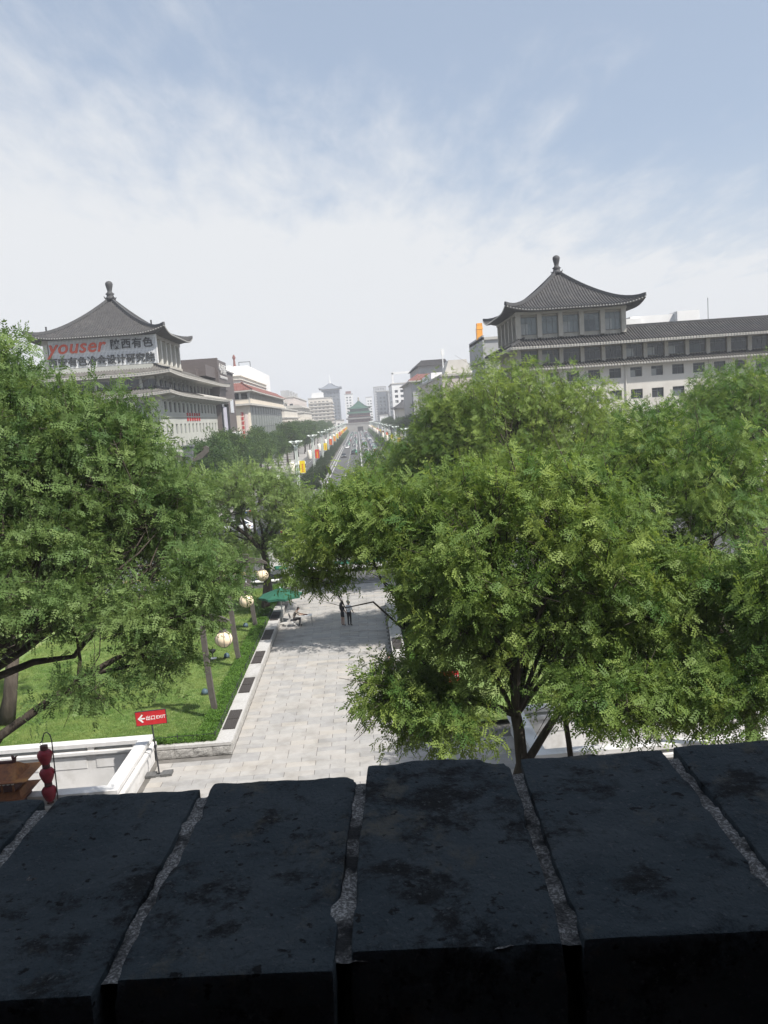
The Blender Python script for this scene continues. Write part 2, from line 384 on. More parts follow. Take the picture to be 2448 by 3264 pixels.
# ------------------------------------------------------------------ ground, roads, plaza
sheet('ground', [(-3500, 3500, -500, 4500)], -1.5, m_city, kind='structure')
sheet('city_ground', [(-3000, 3000, 66, 4400)], -0.16, m_city, kind='structure')
sheet('road', [(-160, 160, 68, 122), (-9.2, 9.8, 122, 862), (-21, -14, 122, 862), (14.5, 21.5, 122, 862)], -0.12, m_asphalt, kind='structure')
mk = MB()
def mark(x0, x1, y0, y1): mk.quad((x0, y0, -0.114), (x1, y0, -0.114), (x1, y1, -0.114), (x0, y1, -0.114))
for x in (-7.75, 8.3): mark(x-0.09, x+0.09, 150, 860)
for y in range(150, 840, 10):
    for x in (-3.9, 4.4): mark(x-0.08, x+0.08, y, y+4.5)
for i in range(14): mark(-8.6+i*1.28, -8.6+i*1.28+0.55, 126, 130.5)
for y in range(150, 520, 8): mark(-17.6, -17.45, y, y+3.5)
mark(-120, 120, 81.0, 81.14); mark(-120, 120, 108.0, 108.14)
for x in range(-118, 118, 9):
    mark(x, x+4, 86.5, 86.64); mark(x, x+4, 103, 103.14)
mk.build('road_marking', m_paint, kind='structure')
mk = MB()
mark(-120, 120, 94.6, 94.78); mark(-120, 120, 95.1, 95.28); mark(-60, -6, 76.2, 76.34); mark(-60, -8, 77.0, 77.14)
mk.build('yellow_road_marking', m_ypaint, kind='structure')
plaza = sheet('plaza', [(-45, -9.95, 1.6, 28.25), (-9.95, 6.0, 1.6, 67.5), (6.0, 45, 1.6, 28.25), (-45, -9.95, 33.2, 67.5), (6.0, 45, 33.2, 67.5)], -0.03, m_bed, kind='structure')
sheet('footway', [(-34.5, -21.3, 122, 700), (22, 34, 122, 700)], 0.0, mat('footway_paving', (0.27, 0.26, 0.25), (0.33, 0.32, 0.30), 0.4, 0.85, world=True), kind='structure')
kb = MB(); kb.box(-45, 45, 67.5, 67.8, -0.16, 0.0)
for x in (-9.5, 9.9, -13.9, 14.3, -21.3, 21.6): kb.box(x-0.12, x+0.12, 122, 860, -0.16, 0.02)
kb.build('kerb', mat('street_kerb', (0.17, 0.17, 0.165), (0.22, 0.22, 0.21), 0.5, 0.85), kind='structure')
kb = MB(); kb.box(-13.75, -9.65, 122, 860, -0.16, -0.01); kb.box(10.05, 14.15, 122, 860, -0.16, -0.01); kb.build('planting_strip', mat('dark_soil', (0.045, 0.04, 0.03), (0.065, 0.06, 0.042), 0.8, 0.95), kind='structure')

rs = random.Random(5)
SLABS = []
def slab_mesh(nm, mt, w=1.185, d=0.44):
    mb = MB(); h = 0.03; b = 0.008
    mb.add([(-w/2, -d/2, -h), (w/2, -d/2, -h), (w/2, d/2, -h), (-w/2, d/2, -h), (-w/2, -d/2, -b), (w/2, -d/2, -b), (w/2, d/2, -b), (-w/2, d/2, -b),
            (-w/2+b, -d/2+b, 0), (w/2-b, -d/2+b, 0), (w/2-b, d/2-b, 0), (-w/2+b, d/2-b, 0)],
           [(0, 1, 5, 4), (1, 2, 6, 5), (2, 3, 7, 6), (3, 0, 4, 7), (4, 5, 9, 8), (5, 6, 10, 9), (6, 7, 11, 10), (7, 4, 8, 11), (8, 9, 10, 11)])
    return mb.mesh(nm, mt)
SLABS = [slab_mesh('paving_slab', mm) for mm in SLABM]
rest = MB(); count = 0
row = 0; y = 27.7
while y < 67.2:
    xa, xb = (-9.3, 5.6) if y < 33.0 else (-6.3, 1.0)
    if y > 57.0: xa, xb = -40.0 if y > 66 else -6.3, 5.9
    x = xa - (0.6 if row % 2 else 0.0)
    while x < xb:
        l, r_ = max(x, xa), min(x+1.2, xb)
        vis = -9.5 < x < 0.6 and y > 28.4
        pick = rs.choices((0, 1, 2, 3), (4, 3, 3, 1.2))[0]; dz = rs.uniform(-0.003, 0.003)
        if r_-l > 0.25:
            if r_-l > 1.19 and vis and count < 298 and y < 53:
                count += 1; o = obj('paving_slab', SLABS[pick], plaza, (x+0.6, y, dz))
            else:
                rest.mi = pick; w_ = r_-l-0.015
                rest.add([(l, y-0.22, -0.03), (l+w_, y-0.22, -0.03), (l+w_, y+0.22, -0.03), (l, y+0.22, -0.03), (l, y-0.22, dz), (l+w_, y-0.22, dz), (l+w_, y+0.22, dz), (l, y+0.22, dz)],
                         [(4, 5, 6, 7), (0, 1, 5, 4), (1, 2, 6, 5), (2, 3, 7, 6), (3, 0, 4, 7)])
        x += 1.2
    y += 0.45; row += 1
rest.build('paving_slabs', SLABM, plaza, kind='stuff')

# ------------------------------------------------------------------ foreground city wall parapet in the shade of the gate tower
m_brick = bpy.data.materials.new('old_city_brick'); m_brick.use_nodes = True
def _brickmat(mt):
    t = mt.node_tree; n = t.nodes; l = t.links.new; p = n['Principled BSDF']
    g = n.new('ShaderNodeNewGeometry')
    def nz(s, d, r=0.6, dist=0.0, sc=(1, 1, 1)):
        mp = n.new('ShaderNodeMapping'); mp.inputs['Scale'].default_value = sc; l(g.outputs['Position'], mp.inputs[0])
        x = n.new('ShaderNodeTexNoise'); x.inputs['Scale'].default_value = s; x.inputs['Detail'].default_value = d
        x.inputs['Roughness'].default_value = r; x.inputs['Distortion'].default_value = dist; l(mp.outputs[0], x.inputs['Vector']); return x.outputs['Fac']
    def mr(f, a, b):
        x = n.new('ShaderNodeMapRange'); x.inputs['From Min'].default_value = a; x.inputs['From Max'].default_value = b; x.interpolation_type = 'SMOOTHSTEP'; l(f, x.inputs['Value']); return x.outputs[0]
    def mx(f, a, b):
        x = n.new('ShaderNodeMix'); x.data_type = 'RGBA'; l(f, x.inputs['Factor'])
        for s, k in ((a, 'A'), (b, 'B')):
            if isinstance(s, tuple): x.inputs[k].default_value = (*s, 1)
            else: l(s, x.inputs[k])
        return x.outputs['Result']
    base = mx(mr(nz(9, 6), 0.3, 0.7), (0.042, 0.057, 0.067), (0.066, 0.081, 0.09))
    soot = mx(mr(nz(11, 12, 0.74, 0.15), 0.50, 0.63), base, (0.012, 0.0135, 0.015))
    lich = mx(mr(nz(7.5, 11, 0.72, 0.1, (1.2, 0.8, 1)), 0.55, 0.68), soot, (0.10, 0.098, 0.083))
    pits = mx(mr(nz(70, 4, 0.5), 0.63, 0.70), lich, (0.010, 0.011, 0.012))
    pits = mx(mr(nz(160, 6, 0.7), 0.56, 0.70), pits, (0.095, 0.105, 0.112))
    l(pits, p.inputs['Base Color']); p.inputs['Roughness'].default_value = 0.9; p.inputs['Specular IOR Level'].default_value = 0.15
    b1 = n.new('ShaderNodeBump'); b1.inputs['Strength'].default_value = 1.0; b1.inputs['Distance'].default_value = 0.010; l(nz(45, 10, 0.7), b1.inputs['Height'])
    b2 = n.new('ShaderNodeBump'); b2.inputs['Strength'].default_value = 1.0; b2.inputs['Distance'].default_value = 0.0045; l(nz(220, 5, 0.6, sc=(1, 0.5, 1)), b2.inputs['Height'])
    l(b1.outputs[0], b2.inputs['Normal']); l(b2.outputs[0], p.inputs['Normal'])
_brickmat(m_brick)
m_mortar = mat('gritty_mortar', (0.13, 0.127, 0.12), (0.42, 0.41, 0.39), 330, 0.95, bump=1.0, bscale=160, lo=0.46, hi=0.62, c3=(0.03, 0.03, 0.03), s3=14, lo3=0.50, hi3=0.62, bdist=0.006, world=True)
def rough_box(sx, sy, sz, seed, res=0.008, amp=0.0026, rnd=0.0035):
    """a subdivided brick with worn, uneven arrises"""
    nx, ny, nz_ = max(2, int(sx/res)), max(2, int(sy/res)), max(2, int(sz/res)); mb = MB()
    off = Vector((seed*7.31, seed*3.17, seed*1.9))
    def disp(p):
        v = Vector(p); hs = Vector((sx/2, sy/2, sz/2)); r = rnd*(0.6+0.9*abs(mnoise.noise(v*9+off)))
        q = Vector((max(abs(v.x)-(hs.x-r), 0), max(abs(v.y)-(hs.y-r), 0), max(abs(v.z)-(hs.z-r), 0)))
        if q.length > 1e-9:
            core = Vector([math.copysign(min(abs(c), h-r), c) for c, h in zip(v, hs)]); dq = Vector([math.copysign(a, c) for a, c in zip(q, v)])
            v = core+dq.normalized()*min(r, q.length)
        nn = Vector([c/h for c, h in zip(v, hs)])
        a = amp*(mnoise.fractal(v*16+off, 0.9, 2.1, 6)*0.8+mnoise.noise(v*5+off)*0.9)
        edge = max(abs(nn.x), abs(nn.y))
        chip = -max(0.0, mnoise.noise(v*22+off*2)-0.25)*0.011*max(0.0, (edge-0.82)/0.18)
        return v+nn*(a)+Vector((nn.x, nn.y, 0.8*(1 if nn.z > 0 else -1)))*chip
    def face(f, nu, nv):
        b = len(mb.v)
        for i in range(nu+1):
            for j in range(nv+1): mb.v.append(tuple(disp(f(i/nu*2-1, j/nv*2-1))))
        for i in range(nu):
            for j in range(nv): a = b+i*(nv+1)+j; mb.f.append((a, a+nv+1, a+nv+2, a+1)); mb.m.append(0)
    X, Y, Z = sx/2, sy/2, sz/2
    face(lambda u, v: (u*X, v*Y, Z), nx, ny); face(lambda u, v: (u*X, -Y, v*Z), nx, nz_); face(lambda u, v: (u*X, Y, -v*Z), nx, nz_)
    face(lambda u, v: (X, u*Y, v*Z), ny, nz_); face(lambda u, v: (-X, u*Y, -v*Z), ny, nz_)
    return mb
wall = empty('city_wall', (0, 0.85, 0), 'dark old brick parapet of the city wall in deep shade at the bottom', 'wall')
BR = [(-0.552, 0.852, 0.001, 0.2, 0.0), (-0.345, 0.846, 0.001, 0.2, -0.2), (-0.1405, 0.848, 0.002, -0.3, 0.4), (0.0635, 0.856, 0.007, 0.3, 0.5), (0.268, 0.848, 0.004, -0.2, 0.1), (0.4725, 0.842, 0.006, 0.3, -0.1), (0.68, 0.838, 0.0, 0, 0), (-0.76, 0.85, 0.0, 0, 0)]
for i, (x, y, dz, rx, ry) in enumerate(BR):
    big_ = 1 <= i <= 5 or i == 0
    o = rough_box(0.1895, 0.385, 0.10, i+1, 0.006 if big_ else 0.03).mesh('brick', m_brick, smooth=True)
    b = obj('brick', o, wall, (x, y-0.85, 13.18+dz)); b.rotation_euler = (RAD(rx), RAD(ry), RAD(-3.0))
mo = MB()
nu, nv = 260, 40
for i in range(nu+1):
    for j in range(nv+1):
        u, v = i/nu*2-1, j/nv*2-1; p = Vector((u*0.85, v*0.1755-0.0065, 0))
        mo.v.append((p.x+v*0.01, 0.85+p.y, 13.2262+0.0040*mnoise.fractal(Vector((p.x*60, p.y*60, 3.3)), 0.8, 2.0, 4)+0.004*mnoise.noise(p*9)))
for i in range(nu):
    for j in range(nv): a = i*(nv+1)+j; mo.f.append((a, a+nv+1, a+nv+2, a+1)); mo.m.append(0)
mo.build('mortar', m_mortar, wall, smooth=True)
core = MB(); core.box(-12, 12, 0.665, 1.02, 12.02, 13.125); core.box(-60, 60, -16, 1.3, -0.03, 12.0); core.build('wall_core', m_brick, wall)
st = MB()
for k in range(5):
    for i in range(40):
        x = -9+i*0.45+(0.22 if k % 2 else 0); st.box(x, x+0.435, 0.652, 0.67, 12.06+k*0.21, 12.06+k*0.21+0.196)
st.build('brick_course', m_brick, wall, kind='stuff')
# the gate tower behind the viewer, which shades the parapet
m_lacquer = mat('dark_red_timber', (0.10, 0.03, 0.025), (0.14, 0.045, 0.035), 1.0, 0.7)
gt = empty('gate_tower', (0, -11, 12), 'timber gate tower with wide grey eaves on the city wall behind the viewer', 'tower')
g = MB(); g.box(-22, 22, -15.5, -6.5, 12.0, 24.0); g.build('wall', m_lacquer, gt)
hip_roof(gt, 'lower_roof', (-27, 27, -21, -1.6), (-22, 22, -15.5, -6.5), 19.2, 21.8, m_tile, m_ridge, m_eave, m_soffit, period=0.6, dots=False, nv=4, lift=0.5)
hip_roof(gt, 'roof', (-27, 27, -21, -1.8), (-18, 18, -11.4, -10.6), 25.4, 32.5, m_tile, m_ridge, m_eave, m_soffit, period=0.6, dots=False, nv=5, lift=0.8)
# ------------------------------------------------------------------ left hotel-like office with pyramid roof
def finial(parent, x, y, z, s=1.0, mt=None):
    f = MB(); f.lathe([(0.95*s, 0), (1.0*s, 0.35*s), (0.7*s, 0.55*s), (0.62*s, 0.85*s), (0.85*s, 1.1*s), (0.55*s, 1.35*s), (0.42*s, 1.6*s), (0.5*s, 2.0*s), (0.66*s, 2.6*s), (0.72*s, 2.95*s), (0.66*s, 3.2*s), (0.4*s, 3.45*s), (0.1*s, 3.55*s)], 14, (x, y, z))
    fo = f.build('finial', mt or m_ridge, parent, smooth=True)
    k = MB()
    for a in range(4):
        c, s_ = math.cos(a*math.pi/2+0.78), math.sin(a*math.pi/2+0.78)
        k.tube([(x+c*0.5*s, y+s_*0.5*s, z+0.2*s), (x+c*1.1*s, y+s_*1.1*s, z+0.25*s), (x+c*1.3*s, y+s_*1.3*s, z+0.6*s)], [0.16*s, 0.14*s, 0.06*s], 5)
    k.build('finial_brackets', mt or m_ridge, fo); return fo

LB = empty('office_building', (-46, 180, 0), 'pale green office block with grey pyramid roof and big rooftop lettering, left', 'building')
mb = MB(); ops = []; spots = []
ys = [152.6+3.94*i for i in range(16)]
for z in (1.4, 4.8, 8.2, 11.7, 15.1):
    for y in ys: ops.append((y-0.85, y+0.85, z-1.95, z)); spots.append((-35.28, y, z-1.95))
for y in ys: ops.append((y-0.95, y+0.95, 17.3, 19.3))
holed_wall(mb, 'x', -35.0, -0.45, (149, 215), (-0.16, 20.7), ops)
ops2 = []; spots2 = []
xs = [-38.2-4.1*i for i in range(6)]
for z in (4.8, 8.2, 11.7, 15.1, 19.2):
    for x in xs: ops2.append((x-1.3, x+1.3, z-2.1, z)); spots2.append((x, 149.28, z-2.1))
holed_wall(mb, 'y', 149.0, 0.45, (-62, -35), (-0.16, 20.7), ops2)
mb.box(-62, -35.5, 149.5, 150.1, -0.1, 0.2)
mb.quad((-62, 149, -0.16), (-62, 215, -0.16), (-62, 215, 20.7), (-62, 149, 20.7)); mb.quad((-62, 215, -0.16), (-35, 215, -0.16), (-35, 215, 20.7), (-62, 215, 20.7))
mb.quad((-62, 149, 20.69), (-35, 149, 20.69), (-35, 215, 20.69), (-62, 215, 20.69))
wl_ = mb.build('wall', m_wallL, LB)
wx = window_meshes('lw', 'x', 1.7, 1.95, 2, 0.32, 0.09, m_frame, m_glass_f)
add_windows(LB, spots, wx)
wx2 = window_meshes('lw2', 'x', 1.9, 2.0, 2, 0.32, 0.09, m_frame, m_glass)
add_windows(LB, [(-35.3, y, 17.3) for y in ys], wx2)
wy = window_meshes('lw3', 'y', 2.6, 2.1, 3, 0.32, 0.09, m_frame, m_glass)
add_windows(LB, spots2, wy)
led = MB(); led.box(-62.15, -34.82, 148.82, 148.98, 16.35, 16.75); led.box(-34.98, -34.82, 148.99, 215, 16.35, 16.62); led.build('ledge', m_wallL, LB)
# upper storey behind the double eaves
ub = MB(); ub.box(-61, -36.2, 150.4, 214, 20.7, 26.1); ub.build('upper_storey', m_wallL, LB)
ug = MB(); ug.box(-61.05, -36.1, 150.3, 214.05, 21.9, 23.4); ug.build('ribbon_window', m_glass, LB)
um = MB()
for i in range(33): um.box(-36.09, -36.02, 151+i*1.94, 151.12+i*1.94, 21.95, 23.35)
for i in range(14): um.box(-60.5+i*1.8, -60.38+i*1.8, 150.22, 150.29, 21.95, 23.35)
um.build('mullions', m_frame, LB, kind='stuff')
hip_roof(LB, 'lower_eave_roof', (-64.5, -32.5, 146.6, 217), (-60.9, -36.3, 150.5, 213.9), 20.6, 21.95, m_tile_l, m_ridge, m_cornice, m_cornice, conc=0.8, lift=0.45, period=0.5, ribh=0.16, sides='SE', wall=(-61.5, -35.02, 149.02, 214.9), thick=0.45, nv=4)
hip_roof(LB, 'upper_eave_roof', (-64.3, -32.6, 148.0, 217), (-60.0, -37.0, 152.6, 212), 24.35, 26.35, m_tile_l, m_ridge, m_cornice, m_cornice, conc=0.8, lift=0.4, period=0.5, ribh=0.16, sides='SENW', wall=(-61.0, -36.2, 150.4, 214), thick=0.5, nv=4)
sh_ = MB(); sh_.add([(-32.45, 178, 20.85), (-32.45, 217, 20.85), (-34.6, 216.5, 21.65), (-34.6, 178, 21.65)], [(0, 1, 2, 3)])  # pale cover on the far eave, with its sunlit strip put into the colour
sh_.add([(-32.45, 178, 20.85), (-32.45, 217, 20.85), (-32.45, 217, 20.5), (-32.45, 178, 20.5)], [(0, 1, 2, 3)]); sh_.build('pale_sunlit_sheet', m_cornice, LB)
# stepped brackets under the upper eave, and beams under the lower one
bk = MB(); bk.box(0, 0.55, -0.2, 0.2, 0, 1.0); bk.box(0.55, 1.25, -0.2, 0.2, 0.45, 1.0); bk.box(1.25, 2.1, -0.2, 0.2, 0.8, 1.15); bk.box(0.25, 0.62, -0.75, 0.75, 0.72, 1.15); bk.box(0.2, 0.5, -0.28, 0.28, -1.5, 0.02)
bke = bk.mesh('bracket', m_wallL)
for y in [152.2+3.94*i for i in range(16)]: obj('bracket', bke, LB, Vector((-36.2, y, 23.0))-Vector(LB.location))
for x in [-38.4-4.1*i for i in range(6)]:
    o = obj('bracket', bke, LB, Vector((x, 150.4, 23.0))-Vector(LB.location)); o.rotation_euler = (0, 0, -math.pi/2)
be = MB(); be.prism([(0, 0.0), (2.2, 0.62), (2.2, 0.9), (0, 0.9)], 'y', -0.22, 0.22); bem = be.mesh('eave_beam', m_wallL)
for y in [150.6+3.94*i for i in range(17)]: obj('eave_beam', bem, LB, Vector((-35.0, y, 19.3))-Vector(LB.location))
for x in [-36.3-4.1*i for i in range(6)]:
    o = obj('eave_beam', bem, LB, Vector((x, 149.0, 19.3))-Vector(LB.location)); o.rotation_euler = (0, 0, -math.pi/2)
# pavilion on the roof
pv = MB(); pv.box(-55.4, -36.4, 152.9, 171.8, 26.0, 31.3); pv.build('pavilion_core', m_glass, LB)
pc = MB(); pc.box(-0.42, 0.42, -0.42, 0.42, 0, 5.1); pcm = pc.mesh('column', mat('pale_column', (0.56, 0.55, 0.50), (0.62, 0.61, 0.56), 0.7, 0.8))
for y in (152.6, 156.5, 160.4, 164.3, 168.2, 172.1): obj('column', pcm, LB, Vector((-36.0, y, 26.2))-Vector(LB.location))
for x in (-39.9, -43.8, -47.7, -51.6, -55.5): obj('column', pcm, LB, Vector((x, 152.6, 26.2))-Vector(LB.location))
bm_ = MB(); bm_.box(-56.1, -35.5, 152.1, 172.7, 30.75, 31.5); bm_.box(-56.1, -35.4, 152.0, 172.8, 25.9, 26.35); bm_.build('ring_beam', m_beam, LB)
rf = hip_roof(LB, 'pyramid_roof', (-58.2, -33.2, 149.7, 174.7), (-45.75, -45.65, 162.15, 162.25), 31.5, 39.7, m_tile, m_ridge, m_eave, m_soffit, conc=0.42, lift=1.15, period=0.46, ribh=0.15, wall=(-55.6, -35.8, 152.4, 172.4), nv=14, rh=0.42)
finial(rf, -45.7, 162.2, 39.6, 1.0)
nb = MB()
for c in ((-36.2, 152.9), (-55.2, 152.9)): nb.box(c[0]-.12, c[0]+.12, c[1]-.12, c[1]+.12, 33.3, 34.1)
nb.build('ridge_beast', m_ridge, rf)
# sign screen of slats with lettering
scr = MB()
n_sl = 78
for i in range(n_sl):
    x = -54.6+i*(19.3/n_sl); scr.box(x, x+0.165, 151.35, 151.5, 26.25, 31.35)
scr.build('sign_slats', mat('white_slat', (0.74, 0.75, 0.76), (0.68, 0.69, 0.70), 2, 0.5), LB, kind='stuff')
rl = MB()
for z in (27.0, 28.75, 30.9): rl.box(-54.7, -35.25, 151.5, 151.6, z, z+0.12)
rl.box(-35.35, -35.2, 151.3, 151.6, 26.2, 31.4); rl.build('sign_rail', m_white, LB)
bkp = MB(); bkp.box(-54.8, -35.4, 151.95, 152.05, 26.3, 31.2); bkp.build('sign_backing', m_glass, LB)
m_orange = mat('sign_orange', (0.62, 0.10, 0.045), (0.56, 0.085, 0.04), 2, 0.5)
m_black = mat('sign_dark', (0.03, 0.033, 0.035), (0.045, 0.048, 0.05), 2, 0.5)
text_obj('red_script_letters', 'youser', 3.5, m_orange, LB, (-54.8, 151.25, 28.95), (1, 0, 0), (0, 0, 1), 0.08, 0.25, 0.05, 1.06)
rl2 = MB(); rl2.box(-54.6, -44.5, 151.28, 151.33, 28.9, 29.05); rl2.build('letter_rail', m_white, LB)
text_obj('dark_characters', '陕西有色', 1.85, m_black, LB, (-43.6, 151.25, 29.35), (1, 0, 0), (0, 0, 1), 0.08, 0, 0.035, 1.12)
text_obj('dark_characters', '西安有色冶金设计研究院', 1.72, m_black, LB, (-54.9, 151.25, 26.75), (1, 0, 0), (0, 0, 1), 0.08, 0, 0.04, 1.03)
# small red characters and air conditioners on the street facade
rc = MB(); rr_ = random.Random(3)
for i in range(6):
    y0 = 170.2+i*2.5
    for k in range(4): rc.box(-34.97, -34.86, y0+rr_.uniform(0, .3), y0+rr_.uniform(1.1, 1.7), 15.75+k*0.42, 15.9+k*0.42)
    for k in range(2): rc.box(-34.96, -34.85, y0+0.3+k*0.8, y0+0.5+k*0.8, 15.6, 17.3)
rc.build('red_characters', m_red, LB)
ac = MB(); ac.box(-34.98, -34.5, -0.45, 0.45, 0, 0.65); acm = ac.mesh('air_conditioner', m_white)
for i, (y, z) in enumerate([(166.9, 4.9), (166.9, 5.9)]+[(170.5+3.94*k, 5.3) for k in range(7)]): obj('air_conditioner', acm, LB, Vector((0, y, z))-Vector(LB.location))
pr = MB(); pr.prism([(-35.0, 4.6), (-31.5, 4.2), (-31.5, 4.5), (-35.0, 5.2)], 'y', 150, 214); pr.build('canopy', m_tile, LB)

# ------------------------------------------------------------------ right twin with pyramid roof and long wing
RB = empty('government_building', (50, 140, 0), 'cream office block with grey pyramid roof over its corner and long wing, right', 'building')
mb = MB(); ops = []; spots = []
wxs = [44.75+3.37*i for i in range(-5, 11)]
for zt in (18.75, 15.28, 11.8, 8.3, 4.8):
    for x in wxs: ops.append((x-0.95, x+0.95, zt-1.52, zt)); spots.append((x, 130.3, zt-1.52))
holed_wall(mb, 'y', 130.0, 0.5, (26.3, 82), (-0.16, 19.6), ops)
opw = []; spw = []
for zt in (18.75, 15.28, 11.8, 8.3):
    for y in (133, 137, 141, 145): opw.append((y-0.9, y+0.9, zt-1.52, zt)); spw.append((26.6, y, zt-1.52))
holed_wall(mb, 'x', 26.3, 0.5, (130, 152), (-0.16, 19.6), opw)
mb.quad((82, 130, 0), (82, 152, 0), (82, 152, 19.6), (82, 130, 19.6)); mb.quad((26.3, 152, 0), (82, 152, 0), (82, 152, 19.6), (26.3, 152, 19.6))
mb.quad((26.3, 130, 19.59), (82, 130, 19.59), (82, 152, 19.59), (26.3, 152, 19.59)); mb.build('wall', m_wallR, RB)
wy = window_meshes('rw', 'y', 1.9, 1.52, 2, 0.3, 0.07, m_frame, m_glass); add_windows(RB, spots, wy)
wxm = window_meshes('rwx', 'x', 1.8, 1.52, 2, 0.3, 0.07, m_frame, m_glass); add_windows(RB, spw, wxm)
dp_ = MB()
for x in (43.0, 56.5): dp_.tube([(x, 129.85, 0), (x, 129.85, 19.2)], 0.09, 6)
dp_.build('drainpipe', m_wallR, RB)
# column storey
cs = MB(); cs.box(26.9, 82, 130.9, 151, 19.6, 22.9); cs.build('column_storey', m_beam, RB)
wcol = window_meshes('rc', 'y', 2.62, 1.95, 3, 0.34, 0.08, m_frame, m_glass)
add_windows(RB, [(x, 130.82, 20.45) for x in [44.8+3.37*i for i in range(-5, 11)]], wcol)
cm_ = MB(); cm_.box(-0.3, 0.3, -0.35, 0.35, 0, 2.75); cmm = cm_.mesh('column', m_beam)
for i in range(-6, 11): obj('column', cmm, RB, Vector((46.5+3.37*i, 130.75, 20.05))-Vector(RB.location))
hip_roof(RB, 'lower_eave_roof', (25.0, 84, 128.7, 153.5), (26.9, 82, 130.85, 151), 19.4, 20.25, m_tile_l, m_ridge, m_cornice, m_cornice, conc=0.9, lift=0.15, period=0.46, ribh=0.15, sides='SW', wall=(26.3, 82, 130.0, 152), thick=0.25, nv=3)
wg = hip_roof(RB, 'wing_roof', (24.6, 84.5, 128.3, 154), (29.2, 80, 133.4, 149), 22.85, 25.35, m_tile, m_ridge, m_cornice, m_cornice, conc=0.85, lift=0.15, period=0.46, ribh=0.15, sides='SWN', wall=(26.9, 82, 130.9, 151), thick=0.35, nv=5)
rg = MB(); rg.box(44, 80, 133.2, 133.7, 25.3, 25.75); rg.box(29.2, 80, 133.75, 149, 25.0, 25.34); rg.build('ridge', m_ridge, wg)
pv = MB(); pv.box(27.0, 42.9, 131.3, 147.2, 24.2, 28.6); pv.build('pavilion_core', m_beam, RB)
wp = window_meshes('rp', 'y', 2.75, 2.75, 3, 0.36, 0.09, m_frame, m_glass_f)
add_windows(RB, [(28.15+3.36*i, 131.2, 24.95) for i in range(5)], wp)
wpx = window_meshes('rpx', 'x', 2.7, 2.75, 3, 0.36, 0.09, m_frame, m_glass); add_windows(RB, [(26.9, 133.2+3.36*i, 24.95) for i in range(4)], wpx)
pcm2 = MB().box(-0.36, 0.36, -0.36, 0.36, 0, 3.9).mesh('column', m_beam)
for i in range(6): obj('column', pcm2, RB, Vector((26.45+3.36*i, 130.95, 24.4))-Vector(RB.location))
for i in range(1, 6): obj('column', pcm2, RB, Vector((26.45, 130.95+3.3*i, 24.4))-Vector(RB.location))
bb = MB(); bb.box(26.0, 43.7, 130.5, 148, 28.05, 28.75); bb.build('ring_beam', m_beam, RB)
rf = hip_roof(RB, 'pyramid_roof', (24.1, 46.1, 128.4, 150.4), (35.05, 35.15, 139.35, 139.45), 28.55, 35.6, m_tile, m_ridge, m_eave, m_soffit, conc=0.42, lift=0.95, period=0.46, ribh=0.15, wall=(26.3, 43.5, 130.8, 147.8), nv=14, rh=0.4)
finial(rf, 35.1, 139.4, 35.4, 0.86)
wt = MB(); wt.box(47.5, 56.5, 140, 146, 25.3, 27.6); wt.box(55.0, 58.8, 138.6, 144, 25.3, 27.9); wt.box(46.2, 49, 139, 141, 25.3, 27.2); wt.build('rooftop_plant_room', m_white, RB)
ro = MB(); ro.tube([(62.6, 144, 25.3), (62.6, 144, 30.4)], 0.06, 5); ro.build('lightning_rod', m_frame, RB)

# ------------------------------------------------------------------ brown building with metal characters
BB = empty('brown_building', (-44, 220, 0), 'dark brown shopping building with pale wall characters behind the pale green block', 'building')
b = MB(); b.box(-60, -34.0, 207.2, 233.2, 12.4, 28.5); b.box(-60, -34.0, 216.4, 233.0, 7.0, 12.39); b.build('wall', m_brown, BB)
b = MB(); b.box(-58, -36, 190, 207.1, 20, 27.6); b.box(-44, -34.3, 193, 206.6, 26, 28.6); b.build('rear_block', m_brown, BB)
b = MB(); b.box(-45, -33.75, 207.0, 220.4, 23.5, 30.7); b.box(-45.5, -33.6, 206.2, 207.2, 22.0, 31.0); b.build('sign_block', m_brown, BB)
b = MB(); b.box(-60.1, -33.6, 206.3, 233.3, 28.4, 28.75); b.build('parapet_cap', mat('grey_cap', (0.22, 0.21, 0.21), (0.26, 0.25, 0.25), 1, 0.6), BB)
m_steel = mat('steel_letter', (0.55, 0.54, 0.52), (0.62, 0.61, 0.59), 2, 0.4, metal=0.2)
text_obj('wall_characters', '中大国际', 2.7, m_steel, BB, (-33.62, 208.6, 27.6), (0, 1, 0), (0, 0, 1), 0.06, 0, 0.04, 1.0)
text_obj('wall_letters', 'ZHONGDA INTERNATIONAL', 0.95, m_steel, BB, (-33.62, 208.6, 26.2), (0, 1, 0), (0, 0, 1), 0.06, 0, 0.03, 0.93)
b = MB(); b.box(-33.98, -33.8, 223.5, 228.4, 17.6, 21.2); b.build('light_panel', mat('pale_screen', (0.55, 0.57, 0.60), (0.6, 0.62, 0.65), 1, 0.4), BB)
b = MB(); b.box(-33.97, -33.7, 208, 216.2, 7.2, 19.8); b.build('dark_recess', m_glass, BB)
b = MB(); b.box(-33.6, -33.4, 208.4, 213.0, 7.6, 19.0); b.build('hanging_banner', mat('lilac_banner', (0.42, 0.40, 0.48), (0.5, 0.5, 0.55), 0.3, 0.6), BB)
b = MB()
for i in range(6): b.box(-33.68, -33.3, 213.6+i*0.5, 213.7+i*0.5, 7.2, 19.7)
b.build('fins', m_iron, BB, kind='stuff')
b = MB(); b.box(-59, -33.3, 216.5, 232.5, -0.16, 11.8); b.box(-59, -32.6, 216.3, 233, 11.8, 12.38); b.build('white_podium', m_white, BB)

